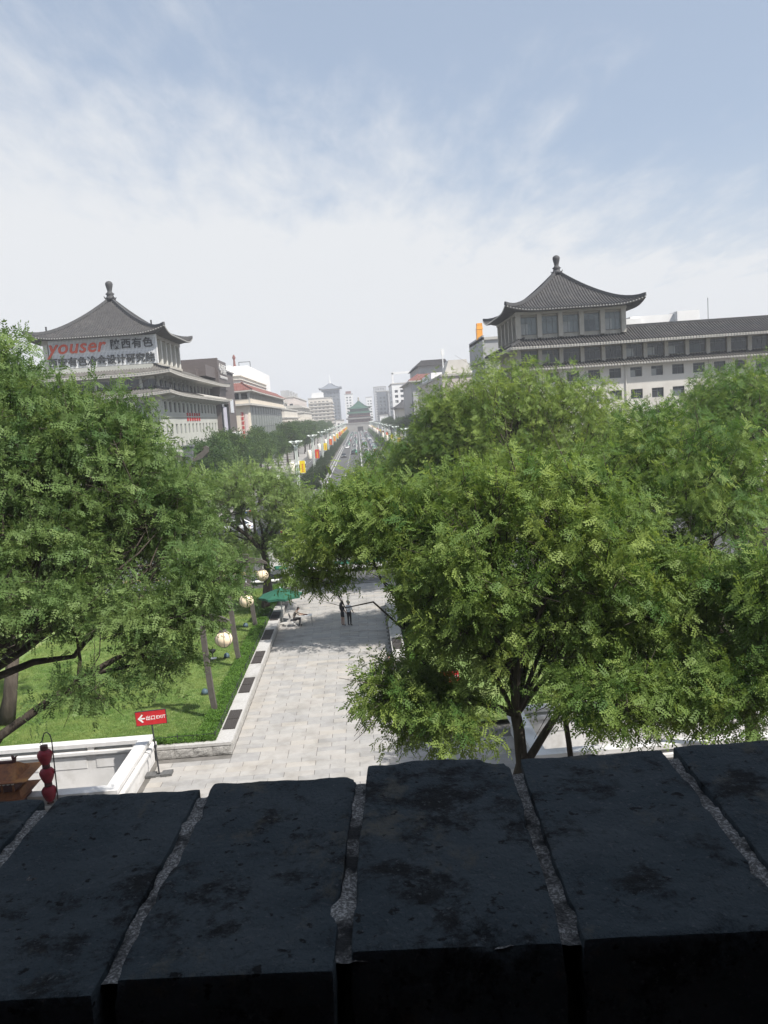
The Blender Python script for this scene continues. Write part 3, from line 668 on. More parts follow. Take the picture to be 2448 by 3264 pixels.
# ------------------------------------------------------------------ beige building with red tile skirt
m_beige = mat('beige_wall', (0.62, 0.55, 0.45), (0.68, 0.61, 0.51), 0.3, 0.85)
m_redtile = mat('red_roof_tile', (0.165, 0.07, 0.06), (0.205, 0.09, 0.075), 0.8, 0.75)
m_curtain = mat('grey_green_glazing', (0.17, 0.19, 0.175), (0.22, 0.24, 0.22), 0.2, 0.35, spec=0.4)
EB = empty('beige_building', (-50, 320, 0), 'beige building with red tiled roof skirt and white penthouse', 'building')
b = MB(); ops = []
for z in (4.0, 8.2, 12.4, 16.6): ops.append((-43.5, -38.6, z, z+2.4))
holed_wall(b, 'y', 263.0, 1.2, (-62, -34.4), (-0.16, 20.4), ops); b.box(-35.6, -34.4, 263.02, 268, -0.16, 20.4); b.box(-62, -36, 264.3, 382, -0.16, 20.3); b.build('wall', m_beige, EB)
b = MB(); b.box(-62, -34.8, 264.25, 264.4, 3, 20); b.build('dark_openings', m_glass, EB)
b = MB(); b.box(-36, -34.6, 268.02, 380, -0.16, 20.3); b.build('glazing', m_curtain, EB)
b = MB()
for z in (5, 9, 13.2, 17.4): b.box(-34.6, -34.5, 268.1, 380, z, z+0.25)
for i in range(14): b.box(-34.6, -34.5, 275+i*8, 275.25+i*8, 0, 20.2)
b.build('glazing_bars', m_frame, EB, kind='stuff')
b = MB(); b.box(-63, -33.0, 261.6, 383, 20.3, 20.9); b.box(-62, -33.4, 262, 382.5, 24.3, 24.6); b.build('balcony_slab', m_cornice, EB)
b = MB(); b.box(-61, -37, 265, 381, 20.9, 24.3); b.build('gallery_wall', m_glass, EB)
pm_ = MB().box(-0.35, 0.35, -0.35, 0.35, 0, 3.4).mesh('pillar', m_cornice)
for i in range(30): obj('pillar', pm_, EB, Vector((-33.9, 262.6+i*4.1, 20.9))-Vector(EB.location))
for i in range(5): obj('pillar', pm_, EB, Vector((-36.6-i*3, 262.6, 20.9))-Vector(EB.location))
b = MB(); b.box(-33.6, -33.45, 263, 382, 20.9, 22.3); b.box(-61, -34, 262.2, 262.35, 20.9, 22.3); b.build('balcony_rail', m_beige, EB)
hip_roof(EB, 'red_skirt_roof', (-64, -32.4, 261, 384.5), (-60, -36.2, 264.6, 380.5), 24.9, 27.5, m_redtile, m_redtile, m_cornice, m_cornice, conc=0.9, lift=0.15, period=0.6, ribh=0.1, sides='SE', wall=(-61, -34, 262, 382), thick=0.4, nv=3, rh=0.35, dots=False)
b = MB(); b.box(-60, -36.4, 264.8, 340, 27.3, 30.0); b.box(-60.4, -36.0, 264.4, 340.4, 28.55, 28.8); b.box(-60.4, -35.9, 264.3, 340.4, 29.7, 30.05); b.build('attic', mat('cream_attic', (0.68, 0.65, 0.58), (0.73, 0.70, 0.63), 0.5, 0.8), EB)
b = MB(); b.box(-62, -38, 300, 372, 27.3, 35.4); b.box(-64, -40, 268, 300, 30, 33.5); b.build('penthouse', m_white, EB)
b = MB(); b.box(-47, -43.5, 330, 334, 35.4, 36.6); b.lathe([(1.7, 0), (1.1, 1.2), (0.5, 2.2), (0.35, 4.4), (0.7, 5.2), (0.2, 6.4)], 8, (-46.5, 326, 35.4)); b.build('red_roof_ornament', m_redtile, EB)
b = MB()
for x in (-46, -41.5): b.tube([(x, 335, 35.4), (x, 335, 39.5)], 0.12, 4)
for z in (37, 39.4): b.tube([(-46, 335, z), (-41.5, 335, z)], 0.12, 4)
b.build('billboard_frame', m_iron, EB)
b = MB(); rr_ = random.Random(8)
for k in range(7):
    z = 18.2-k*1.45
    for q in range(3): b.box(-36.9, -35.9+rr_.uniform(-.2, 0), 262.9, 262.98, z-q*0.4-0.15, z-q*0.4)
    b.box(-36.5, -36.3, 262.88, 262.97, z-1.05, z)
b.build('red_vertical_sign', m_red, EB)
b = MB(); b.box(-35.7, -34.8, 262.86, 262.97, 9.3, 17.6); b.build('narrow_poster', mat('pink_poster', (0.66, 0.56, 0.52), (0.6, 0.5, 0.47), 1, 0.6), EB)

# ------------------------------------------------------------------ generic far blocks with real window recesses
def block(name, x0, x1, y0, y1, z1, mt, label, storey=3.4, bay=4.0, balcony=False, side=None, roofmt=None, cap=True):
    e = empty(name, ((x0+x1)/2, (y0+y1)/2, 0), label, 'building')
    b = MB(); spots_s = []; spots_e = []; z = 1.5; os_ = []; oe = []
    side = side or ('E' if x1 < 0 else 'W'); xw = x1 if side == 'E' else x0; dd = -0.4 if side == 'E' else 0.4
    nz_ = int((z1-2)/storey)
    for k in range(nz_):
        zb = 1.2+k*storey
        for i in range(int((x1-x0-1)/bay)):
            u = x0+1+bay*(i+0.5); os_.append((u-bay*.28, u+bay*.28, zb, zb+storey*.52)); spots_s.append((u, y0+0.3, zb))
        for i in range(int((y1-y0-1)/(bay*1.4))):
            u = y0+1+bay*1.4*(i+0.5); oe.append((u-bay*.38, u+bay*.38, zb, zb+storey*.52)); spots_e.append((xw+dd*.7, u, zb))
    holed_wall(b, 'y', y0, 0.5, (x0, x1), (-0.16, z1), os_); holed_wall(b, 'x', xw, dd, (y0, y1), (-0.16, z1), oe)
    xo = x0 if side == 'E' else x1
    b.quad((xo, y0, 0), (xo, y1, 0), (xo, y1, z1), (xo, y0, z1)); b.quad((x0, y1, 0), (x1, y1, 0), (x1, y1, z1), (x0, y1, z1)); b.quad((x0, y0, z1), (x1, y0, z1), (x1, y1, z1), (x0, y1, z1))
    b.build('wall', mt, e)
    ws = window_meshes('fs', 'y', bay*.56, storey*.52, 2, 0.3, 0.1, m_frame, m_glass); we = window_meshes('fe', 'x', bay*.76, storey*.52, 2, 0.3, 0.1, m_frame, m_glass)
    add_windows(e, spots_s, ws); add_windows(e, spots_e, we)
    if cap:
        c = MB(); c.box(x0-.4, x1+.4, y0-.4, y1+.4, z1+0.003, z1+0.7); c.build('parapet_cap', roofmt or m_cornice, e)
    if balcony:
        c = MB()
        for k in range(nz_):
            zb = 1.0+k*storey; c.box(x0, x1+1.3 if side == 'E' else x1, y0-1.4, y0-0.02, zb, zb+1.0)
            if side == 'E': c.box(x1+0.02, x1+1.3, y0, y1, zb, zb+1.0)
            else: c.box(x0-1.3, x0-.02, y0, y1, zb, zb+1.0)
        c.build('balcony', mt, e)
    return e
m_cream = mat('cream_render', (0.55, 0.51, 0.45), (0.62, 0.58, 0.51), 0.2, 0.85)
m_pink = mat('pinkish_render', (0.50, 0.44, 0.40), (0.56, 0.50, 0.46), 0.2, 0.85)
m_bluegrey = mat('blue_grey_glass_wall', (0.15, 0.165, 0.185), (0.19, 0.205, 0.225), 0.15, 0.4)
m_grey = mat('grey_concrete', (0.34, 0.34, 0.34), (0.40, 0.40, 0.395), 0.2, 0.85)
e = block('terraced_building', -66, -36, 410, 500, 20.5, m_cream, 'cream building with stepped cornices and white satellite dishes on its roof', balcony=True)
b = MB(); b.box(-64, -40, 414, 470, 21.2, 25.5); b.box(-63, -43, 430, 496, 25.5, 29.4); b.build('upper_steps', m_cream, e)
b = MB(); b.box(-66.8, -34.6, 408.6, 501, 16.2, 16.9); b.box(-64.8, -39, 413, 471, 24.9, 25.6); b.build('cornice', m_cornice, e)
def dish(parent, x, y, z, r, tilt=0.6):
    d = MB(); n = 14; pts = [(0, 0)]+[(r*k/5, 0.35*r*(k/5)**2) for k in range(1, 6)]
    for rr, hh in pts:
        for k in range(n):
            a = 2*math.pi*k/n; X, Z = rr*math.cos(a), rr*math.sin(a)
            d.v.append((x+X+hh*.5, y-hh-0.15*Z*0, z+Z*math.cos(tilt)+hh*.4))
    for i in range(len(pts)-1):
        for k in range(n): q = i*n+k; w_ = i*n+(k+1) % n; d.f.append((q, w_, w_+n, q+n)); d.m.append(0)
    d.tube([(x, y, z-r*1.2), (x, y+0.3, z)], 0.15, 6); return d.build('satellite_dish', m_white, parent, smooth=True)
dish(e, -38.5, 409, 23.4, 2.6); dish(e, -41.5, 412, 24.8, 1.9)
e2 = block('stepped_building', -58, -33.5, 520, 610, 19.5, m_cream, 'cream stepped building with small pavilion roofs above the street trees', balcony=True)
for k, y in enumerate((525, 548, 571, 594)): b = MB(); b.box(-46, -34.5, y, y+11, 19.6, 23.0); b.prism([(-47.5, 23.0), (-33, 23.0), (-36.5, 24.8), (-44, 24.8)], 'y', y-1, y+12); b.build('roof_pavilion', m_cornice, e2)

e3 = block('long_apartment_block', -75, -42, 560, 700, 31, m_pink, 'long pinkish apartment block with dark rooftop tanks', balcony=False)
b = MB()
for y in (575, 600, 622, 650): b.box(-52, -46, y, y+7, 31.7, 36.5)
b.build('rooftop_tank', m_grey, e3)
e4 = block('balcony_tower', -48, -25.5, 830, 905, 36.5, m_cream, 'cream slab with stacked balcony bands just left of the distant gate tower', balcony=True)
b = MB(); b.box(-44, -33, 835, 850, 37.2, 42.5); b.box(-46, -38, 860, 890, 37.2, 41); b.build('roof_block', m_white, e4)
e5 = block('pagoda_topped_tower', -41, -19.5, 1000, 1030, 50, m_bluegrey, 'blue grey tower topped with a pagoda roof and spire', storey=4)
hip_roof(e5, 'pagoda_roof', (-44, -16.5, 997, 1033), (-31.5, -29.5, 1014, 1016), 51.5, 58.5, m_bluegrey, m_bluegrey, m_grey, m_grey, period=1.2, dots=False, nv=5, lift=1.5, rh=0.6)
b = MB(); b.tube([(-30.5, 1015, 58), (-30.5, 1015, 63), (-30.5, 1015, 70)], [1.2, 0.6, 0.15], 8); b.build('spire', m_white, e5)
e6 = block('slim_white_tower', -14.5, -4, 1080, 1110, 46, m_white, 'slim white tower with red roof edge close left of the gate tower', storey=3.6)
b = MB(); b.box(-13, -6, 1084, 1106, 46.7, 50); b.build('red_roof_block', m_redtile, e6)
block('low_white_annex', -24, -15, 905, 930, 13, m_white, 'low white building at the foot of the balcony slab')
# right side of the avenue
e = block('red_roofed_building', 26, 62, 373, 448, 28, m_grey, 'grey street building with red tiled eaves and rooftop storey, right of avenue', bay=7)
hip_roof(e, 'red_skirt_roof', (24.2, 64, 371, 450), (29, 60, 376.5, 445), 28.8, 31.8, m_redtile, m_redtile, m_cornice, m_cornice, conc=0.9, lift=0.1, period=0.7, ribh=0.1, sides='SW', wall=(26, 62, 373, 448), thick=0.5, nv=3, dots=False)
b = MB(); b.box(30, 60, 380, 444, 28.8, 35.5); b.build('roof_storey', m_grey, e); b = MB(); b.prism([(28.5, 35.5), (44, 35.5), (42, 38.0), (31, 38.0)], 'y', 378, 440); b.build('roof_cap', m_tile, e)
b = MB(); b.box(25.9, 25.99, 380, 440, 3, 26); b.build('cladding', m_bluegrey, e)
e = block('low_tiled_building', 25.5, 44, 500, 556, 17.5, m_cream, 'small pale building with dark tiled hip roof past the red roofs')
hip_roof(e, 'tiled_roof', (23, 47, 497, 559), (31, 39, 512, 545), 18.2, 23.5, m_tile, m_ridge, m_cornice, m_soffit, period=0.8, dots=False, nv=4, lift=0.5)
e = block('tall_white_block', 26, 50, 585, 640, 36, m_white, 'tall white block with framed rooftop behind the tiled hip roof', storey=3.6)
b = MB()
for x in (26.5, 48.5): b.box(x, x+1.2, 586, 588, 36.7, 44)
b.box(26.5, 49.7, 586, 588, 43, 44.6); b.build('roof_frame', m_white, e)
block('grey_slab_tower', 24, 37, 900, 940, 41, m_bluegrey, 'hazy blue grey slab tower right of the gate tower', storey=4)
block('hazy_dark_block', 33, 50, 840, 890, 38, m_grey, 'hazy grey block beside the blue grey slab')
block('hazy_pale_tower', 15, 24, 1230, 1260, 44, m_white, 'pale slim tower in the haze right behind the gate tower', storey=4)
block('hazy_far_tower', 30, 50, 1330, 1370, 62, m_grey, 'tallest hazy tower far right behind the gate tower', storey=4)
block('hazy_low_block', -12, 6, 1420, 1460, 38, m_grey, 'low hazy block directly behind the gate tower', storey=4)
block('hazy_white_annex', 22, 30, 800, 825, 15, m_white, 'low white building at the right foot of the gate tower')
e = block('white_gabled_building', 33.8, 50, 212, 236, 31.4, m_grey, 'white grey building with parapet behind the right pyramid roof', bay=6)
b = MB(); b.box(33.4, 33.8, 211.6, 236.4, 26, 32.6); b.build('parapet_wing', m_grey, e)
cr = empty('orange_hoist', (33.9, 219, 33.1), 'orange construction hoist on the white grey roof', 'hoist')
b = MB()
for x in (-0.6, 0.6):
    for y in (-0.6, 0.6): b.tube([(33.9+x, 219+y, 32.1), (33.9+x, 219+y, 36.4)], 0.13, 5)
for k in range(6): b.cbox((33.9, 219, 32.7+k*0.65), (1.4, 1.4, 0.16))
b.build('mast', mat('orange_steel', (0.75, 0.33, 0.04), (0.7, 0.3, 0.04), 2, 0.5), cr)
b = MB(); b.cbox((33.9, 219, 35.6), (1.7, 1.6, 1.6), 0, 0.75); b.cbox((33.7, 219, 33.4), (1.3, 1.5, 2.6)); b.build('cage', MATS['orange_steel'], cr)
e = block('roofline_building', 26.5, 52, 250, 350, 24.5, m_pink, 'long tan building with rooftop huts and phone mast, right of avenue', bay=6)
b = MB(); b.prism([(27.5, 25.2), (36, 25.2), (34.5, 29.4), (29, 29.4)], 'y', 252, 262); b.build('roof_hut', m_wallR, e)
b = MB(); b.box(27, 50, 290, 330, 25.2, 27.8); b.build('white_roof_box', m_white, e)
b = MB(); b.tube([(29, 268, 25.2), (29, 268, 34)], [0.25, 0.12], 6)
for k in range(3): a = k*2.1; b.box(29+math.cos(a)*.5-.12, 29+math.cos(a)*.5+.12, 268+math.sin(a)*.5-.12, 268+math.sin(a)*.5+.12, 32, 34.2)
b.build('phone_mast', m_white, e)

# ------------------------------------------------------------------ the green-roofed bell tower closing the avenue
m_green = mat('green_glazed_tile', (0.018, 0.07, 0.042), (0.028, 0.095, 0.058), 0.4, 0.5)
m_redwood = mat('tower_red_timber', (0.13, 0.05, 0.042), (0.17, 0.07, 0.058), 0.4, 0.7)
m_base = mat('tower_base_brick', (0.27, 0.26, 0.24), (0.32, 0.31, 0.285), 0.2, 0.85)
T = empty('gate_tower_with_green_roof', (2.5, 880, 0), 'distant tower with green triple-eaved roof on a brick base at the avenue end', 'tower')
b = MB(); holed_wall(b, 'y', 862.0, 8.0, (-15.5, 20.5), (-0.16, 8.4), [(-0.5, 5.5, -0.16, 5.2)]); b.box(-15.5, -0.6, 862.05, 898, -0.16, 8.38); b.box(5.6, 20.5, 862.05, 898, -0.16, 8.38); b.box(-0.5, 5.5, 863, 898, 5.3, 8.38)
b.build('base', m_base, T)
b = MB(); b.box(-0.5, 5.5, 869.5, 870, -0.16, 5.2); b.build('tunnel', m_glass, T)
b = MB(); b.box(-15.9, 20.9, 861.6, 862.0, 8.4, 9.5); b.box(-15.9, -15.5, 862, 898, 8.4, 9.5); b.box(20.5, 20.9, 862, 898, 8.4, 9.5); b.build('parapet', m_base, T)
b = MB(); b.box(-9, 14, 868, 892, 8.4, 13.4); b.build('lower_hall', m_redwood, T)
cm3 = MB().tube([(0, 0, 8.4), (0, 0, 13.2)], 0.4, 8).mesh('column', m_redwood)
for i in range(8): obj('column', cm3, T, Vector((-9.6+i*3.45, 866.5, 0))-Vector(T.location))
hip_roof(T, 'lower_roof', (-11.5, 16.5, 864.5, 895.5), (-8, 13, 868.5, 891.5), 13.2, 15.6, m_tile_l, m_ridge, m_grey, m_soffit, period=0.7, lift=0.7, dots=False, nv=4, conc=0.7, rh=0.5)
b = MB(); b.box(-8.3, 13.3, 868.7, 891.3, 15.2, 20.6); b.build('upper_hall', m_redwood, T)
b = MB(); b.box(-9.2, 14.2, 867.6, 892.4, 16.0, 16.9); b.build('balcony', mat('tower_red_rail', (0.34, 0.12, 0.10), (0.4, 0.15, 0.12), 1, 0.7), T)
cm4 = MB().tube([(0, 0, 15.6), (0, 0, 20.2)], 0.35, 8).mesh('column', m_redwood)
for i in range(7): obj('column', cm4, T, Vector((-8.4+i*3.63, 867.9, 0))-Vector(T.location))
hip_roof(T, 'middle_roof', (-10.6, 15.6, 865.4, 894.6), (-7.6, 12.6, 868.4, 891.6), 19.2, 21.2, m_green, m_green, m_grey, m_soffit, period=0.7, lift=0.6, dots=False, nv=4, conc=0.7, rh=0.5)
b = MB(); b.box(-7.4, 12.4, 869.2, 890.8, 21, 24.6); b.build('top_hall', m_green, T)
rf = hip_roof(T, 'top_roof', (-9.6, 14.6, 866.5, 893.5), (2.4, 2.6, 879.8, 880.2), 24.0, 32.4, m_green, m_green, m_grey, m_soffit, period=0.7, lift=1.2, dots=False, nv=10, conc=0.35, rh=0.6)
finial(rf, 2.5, 880, 32.0, 1.15, mat('gilt_finial', (0.28, 0.25, 0.18), (0.33, 0.3, 0.22), 1, 0.5))
# ------------------------------------------------------------------ foliage by scattered leaf sprays
def diamonds(items):
    """items: (origin, along, side, length, width) -> mesh arrays of leaf-shaped quads"""
    v = []; f = []
    for o, a, s, l, w in items:
        b = len(v); v += [o, o+a*l*.45+s*w*.5, o+a*l, o+a*l*.45-s*w*.5]; f.append((b, b+1, b+2, b+3))
    return v, f
def spray_pinnate(seed, nl=6, ln=0.24, nlf=5, lf=0.082, lw=0.046, axis=0.40):
    r = random.Random(seed); it = []
    for i in range(nl):
        t = (i+0.6)/nl; o = Vector((0, 0, axis*t)); az = i*2.4+r.uniform(-.4, .4); el = r.uniform(0.15, 0.7)
        d = Vector((math.cos(az)*math.cos(el), math.sin(az)*math.cos(el), math.sin(el)))
        side = d.cross(Vector((r.uniform(-.3, .3), r.uniform(-.3, .3), 1))).normalized(); nrm = side.cross(d)
        for k in range(nlf):
            q = (k+0.7)/nlf; p = o+d*ln*q-nrm*ln*0.25*q*q*(1 if nrm.z > 0 else -1)
            for sg in (-1, 1):
                a = (d*0.5+side*sg*0.85+nrm*r.uniform(-.25, .25)).normalized()
                it.append((p, a, d, lf*r.uniform(.8, 1.1), lw))
        it.append((o+d*ln, d, side, lf, lw))
    return diamonds(it)
def spray_simple(seed, n=16, size=0.3, w=0.17, ext=0.75):
    r = random.Random(seed); it = []
    for i in range(n):
        az, el = r.uniform(0, 6.28), r.uniform(-0.5, 1.3)
        d = Vector((math.cos(az)*math.cos(el), math.sin(az)*math.cos(el), math.sin(el))); o = d*ext*r.uniform(.1, .8)
        a = (d+Vector((r.uniform(-1, 1), r.uniform(-1, 1), r.uniform(-1, 1)))*.8).normalized(); s = a.orthogonal().normalized()
        s = (Matrix.Rotation(r.uniform(0, 6.28), 3, a) @ s); it.append((o, a, s, size*r.uniform(.7, 1.2), w*r.uniform(.7, 1.2)))
    return diamonds(it)
def spray_grass(seed, n=16):
    r = random.Random(seed); v = []; f = []
    for i in range(n):
        x, y = r.uniform(-.09, .09), r.uniform(-.09, .09); h = r.uniform(.04, .085); az = r.uniform(0, 6.28); w = .006
        lx, ly = r.uniform(-.03, .03), r.uniform(-.03, .03); b = len(v)
        v += [Vector((x+math.cos(az)*w, y+math.sin(az)*w, 0)), Vector((x-math.cos(az)*w, y-math.sin(az)*w, 0)), Vector((x+lx, y+ly, h))]; f.append((b, b+1, b+2))
    return v, f
GN = {}
def scatter_group(key, vf, mt):
    if key in GN: return GN[key]
    me = bpy.data.meshes.new(key+'_spray'); me.from_pydata([tuple(p) for p in vf[0]], [], vf[1]); me.materials.append(mt)
    src = bpy.data.objects.new(key+'_spray', me)
    ng = bpy.data.node_groups.new(key, 'GeometryNodeTree')
    ng.interface.new_socket('Geometry', in_out='INPUT', socket_type='NodeSocketGeometry'); ng.interface.new_socket('Geometry', in_out='OUTPUT', socket_type='NodeSocketGeometry')
    n = ng.nodes; l = ng.links.new
    gi = n.new('NodeGroupInput'); go = n.new('NodeGroupOutput'); oi = n.new('GeometryNodeObjectInfo'); oi.inputs['Object'].default_value = src
    ip = n.new('GeometryNodeInstanceOnPoints')
    ra = n.new('GeometryNodeInputNamedAttribute'); ra.data_type = 'FLOAT_VECTOR'; ra.inputs['Name'].default_value = 'rot'
    sa = n.new('GeometryNodeInputNamedAttribute'); sa.data_type = 'FLOAT'; sa.inputs['Name'].default_value = 'scl'
    l(gi.outputs[0], ip.inputs['Points']); l(oi.outputs['Geometry'], ip.inputs['Instance']); l(ra.outputs['Attribute'], ip.inputs['Rotation']); l(sa.outputs['Attribute'], ip.inputs['Scale'])
    l(ip.outputs[0], go.inputs[0]); GN[key] = ng; return ng
def scatter(name, P, R, S, T, ng, parent=None, mt=None, **k):
    off = np.array(wloc(parent)) if parent is not None else np.zeros(3)
    me = bpy.data.meshes.new(name); P = np.asarray(P)-off
    me.vertices.add(len(P)); me.vertices.foreach_set('co', P.astype(np.float32).ravel())
    a = me.attributes.new('rot', 'FLOAT_VECTOR', 'POINT'); a.data.foreach_set('vector', np.asarray(R, np.float32).ravel())
    a = me.attributes.new('scl', 'FLOAT', 'POINT'); a.data.foreach_set('value', np.asarray(S, np.float32))
    a = me.attributes.new('tint', 'FLOAT', 'POINT'); a.data.foreach_set('value', np.asarray(T, np.float32))
    if mt: me.materials.append(mt)
    o = obj(name, me, parent, kind='stuff', **k); md = o.modifiers.new('scatter', 'NODES'); md.node_group = ng; return o
def dirs_to_rot(D):
    D = D/np.maximum(np.linalg.norm(D, axis=1, keepdims=True), 1e-6)
    return np.stack([np.zeros(len(D)), np.arccos(np.clip(D[:, 2], -1, 1)), np.arctan2(D[:, 1], D[:, 0])], 1)

m_leaf_r = leaf_mat('pagoda_leaf_warm', (0.072, 0.146, 0.034), (0.24, 0.315, 0.082), 0.40)
m_leaf_l = leaf_mat('pagoda_leaf_cool', (0.078, 0.146, 0.045), (0.212, 0.292, 0.097), 0.38)
m_leaf_s = leaf_mat('street_tree_leaf', (0.04, 0.083, 0.025), (0.109, 0.172, 0.046), 0.28)
m_leaf_h = leaf_mat('hedge_leaf', (0.058, 0.137, 0.021), (0.143, 0.26, 0.045), 0.25)
m_leaf_d = leaf_mat('dark_shrub_leaf', (0.016, 0.036, 0.012), (0.042, 0.066, 0.022), 0.2)
m_grass = leaf_mat('grass_blade', (0.135, 0.24, 0.06), (0.285, 0.355, 0.115), 0.3, 0.7)
gR = scatter_group('leaves_warm', spray_pinnate(1), m_leaf_r)
gL = scatter_group('leaves_cool', spray_pinnate(2), m_leaf_l)
gS = scatter_group('leaves_street', spray_simple(3, 18, 0.34, 0.17, 0.8), m_leaf_s)
gM = scatter_group('leaves_mid', spray_simple(4, 22, 0.16, 0.07, 0.42), m_leaf_r)
gH = scatter_group('leaves_hedge', spray_simple(5, 22, 0.06, 0.03, 0.10), m_leaf_h)
gD = scatter_group('leaves_shrub', spray_simple(6, 18, 0.20, 0.10, 0.38), m_leaf_d)
gG = scatter_group('grass_tufts', spray_grass(7), m_grass)

def make_tree(name, base, blobs, seed, label, ng, trunk=None, r0=0.28, per=42, rc=0.85, group=None, limbs_extra=(), tint0=0.4, tint_var=0.28, scale=(0.75, 1.25), parent_cat='tree', gap=0.12, twig=True):
    """blobs: (cx,cy,cz,rx,ry,rz,clumps). Clumps of leaf sprays on branches that reach back to the trunk"""
    rg = np.random.default_rng(seed); e = empty(name, base, label, parent_cat, group)
    C = []; RCs = []; AN = []
    for bl in blobs:
        cx_, cy_, cz_, rx, ry, rz, n = bl[:7]; n = int(n*1.45); k = 0
        while k < n:
            d = rg.normal(size=3); d /= np.linalg.norm(d)
            if d[2] < -0.35 and rg.random() < 0.6: continue
            rad = rg.uniform(0.25, 1.0)**0.45
            C.append(np.array([cx_+d[0]*rx*rad, cy_+d[1]*ry*rad, cz_+d[2]*rz*rad])); RCs.append(rc*rg.uniform(0.95, 1.85)); AN.append(bl[7] if len(bl) > 7 else None); k += 1
    C = np.array(C); RCs = np.array(RCs)
    fork = Vector(trunk[-1]) if trunk else Vector((base[0], base[1], base[2]+max(1.5, (C[:, 2].min()-base[2])*0.8+0.8)))
    tb = MB()
    tp = [Vector(p) for p in trunk] if trunk else [Vector(base)-Vector((0, 0, .2)), Vector(base).lerp(fork, .5)+Vector((rg.normal()*.15, rg.normal()*.15, 0)), fork]
    tb.tube(tp, [r0*1.25]+[r0*(1-.3*i/len(tp)) for i in range(1, len(tp))], 9)
    for an in sorted(set(AN), key=str):                      # limbs by farthest-point seeds, growing from the fork or from a named limb
        sel = np.array([i for i in range(len(C)) if AN[i] == an]); Q = C[sel]
        nl = max(2 if an else 3, len(Q)//14); idx = [int(rg.integers(len(Q)))]; dm = np.linalg.norm(Q-Q[idx[0]], axis=1)
        while len(idx) < nl: i = int(dm.argmax()); idx.append(i); dm = np.minimum(dm, np.linalg.norm(Q-Q[i], axis=1))
        own = np.argmin(np.linalg.norm(Q[:, None, :]-Q[idx][None], axis=2), axis=1); fk = np.array(an if an else fork)
        for j in range(nl):
            mem = np.where(own == j)[0]; cen = Q[mem].mean(0); span = np.linalg.norm(cen-fk)
            mid = fk+(cen-fk)*0.55+rg.normal(size=3)*0.07*span+np.array([0, 0, -0.05*span]); tip = fk+(cen-fk)*0.85
            rl_ = r0*rg.uniform(0.28, 0.45)*(0.45 if an else 1)
            tb.tube([Vector(fk)-Vector((0, 0, 0 if an else .2)), Vector(fk+(mid-fk)*.5+rg.normal(size=3)*.05*span), Vector(mid), Vector(tip)], [rl_*1.2, rl_, rl_*.75, rl_*.5], 6, False)
            for m_ in mem:
                st = mid+(tip-mid)*rg.uniform(0, 1); en = Q[m_]; dl = np.linalg.norm(en-st); md = (st+en)/2+rg.normal(size=3)*0.12*dl-np.array([0, 0, .05*dl])
                tb.tube([Vector(st), Vector(md), Vector(en)], [rl_*.4, rl_*.26, 0.01], 4, False)
                if twig:
                    rr = RCs[sel[m_]]
                    for q in range(4): t2 = en+rg.normal(size=3)*rr*.6; tb.tube([Vector(md+(en-md)*rg.uniform(.3, 1)), Vector(t2)], [0.014, 0.005], 3, False)
    for pts, rad in limbs_extra: tb.tube(pts, rad, 7, False)
    tb.build('trunk', m_bark, e, smooth=True)
    P = []; D = []; T = []
    for c, r_ in zip(C, RCs):
        n = int(per*0.285*(r_/rc)**2); g_ = rg.normal(size=(n, 3)); g_ /= np.linalg.norm(g_, axis=1, keepdims=True)
        g_ *= (rg.random((n, 1))**0.5)*np.array([[r_, r_, r_*0.72]])
        P.append(c+g_); D.append(g_*1.2+rg.normal(size=(n, 3))*r_*.5+np.array([[0, 0, .15*r_]])); T.append(np.clip(tint0+rg.normal()*tint_var*.7+rg.normal(size=n)*tint_var*.6, 0, 1))
    P = np.vstack(P); D = np.vstack(D); T = np.concatenate(T)
    S = rg.uniform(scale[0], scale[1], len(P))
    scatter('crown', P, dirs_to_rot(D), S, T, ng, e)
    return e
V = Vector
LIMB_B = [(-18.6, 35.3, 0.1), (-17.04, 35.8, 0.69), (-15.4, 36.2, 1.66), (-13.54, 36.5, 2.73), (-12.29, 36.8, 3.35), (-10.99, 37.0, 3.93), (-10.02, 37.3, 4.3), (-9.14, 37.5, 4.78), (-7.9, 38.0, 5.08)]
def sb(blobs, k): return [tuple([b[0]*k, b[1]*k, CAM_Z-(CAM_Z-b[2])*k, b[3]*k, b[4]*k, b[5]*k, b[6]]+([tuple(near([b[7]], k)[0])] if len(b) > 7 else [])) for b in blobs]
def near(pts, k): return [(p[0]*k, p[1]*k, CAM_Z-(CAM_Z-p[2])*k) for p in pts]
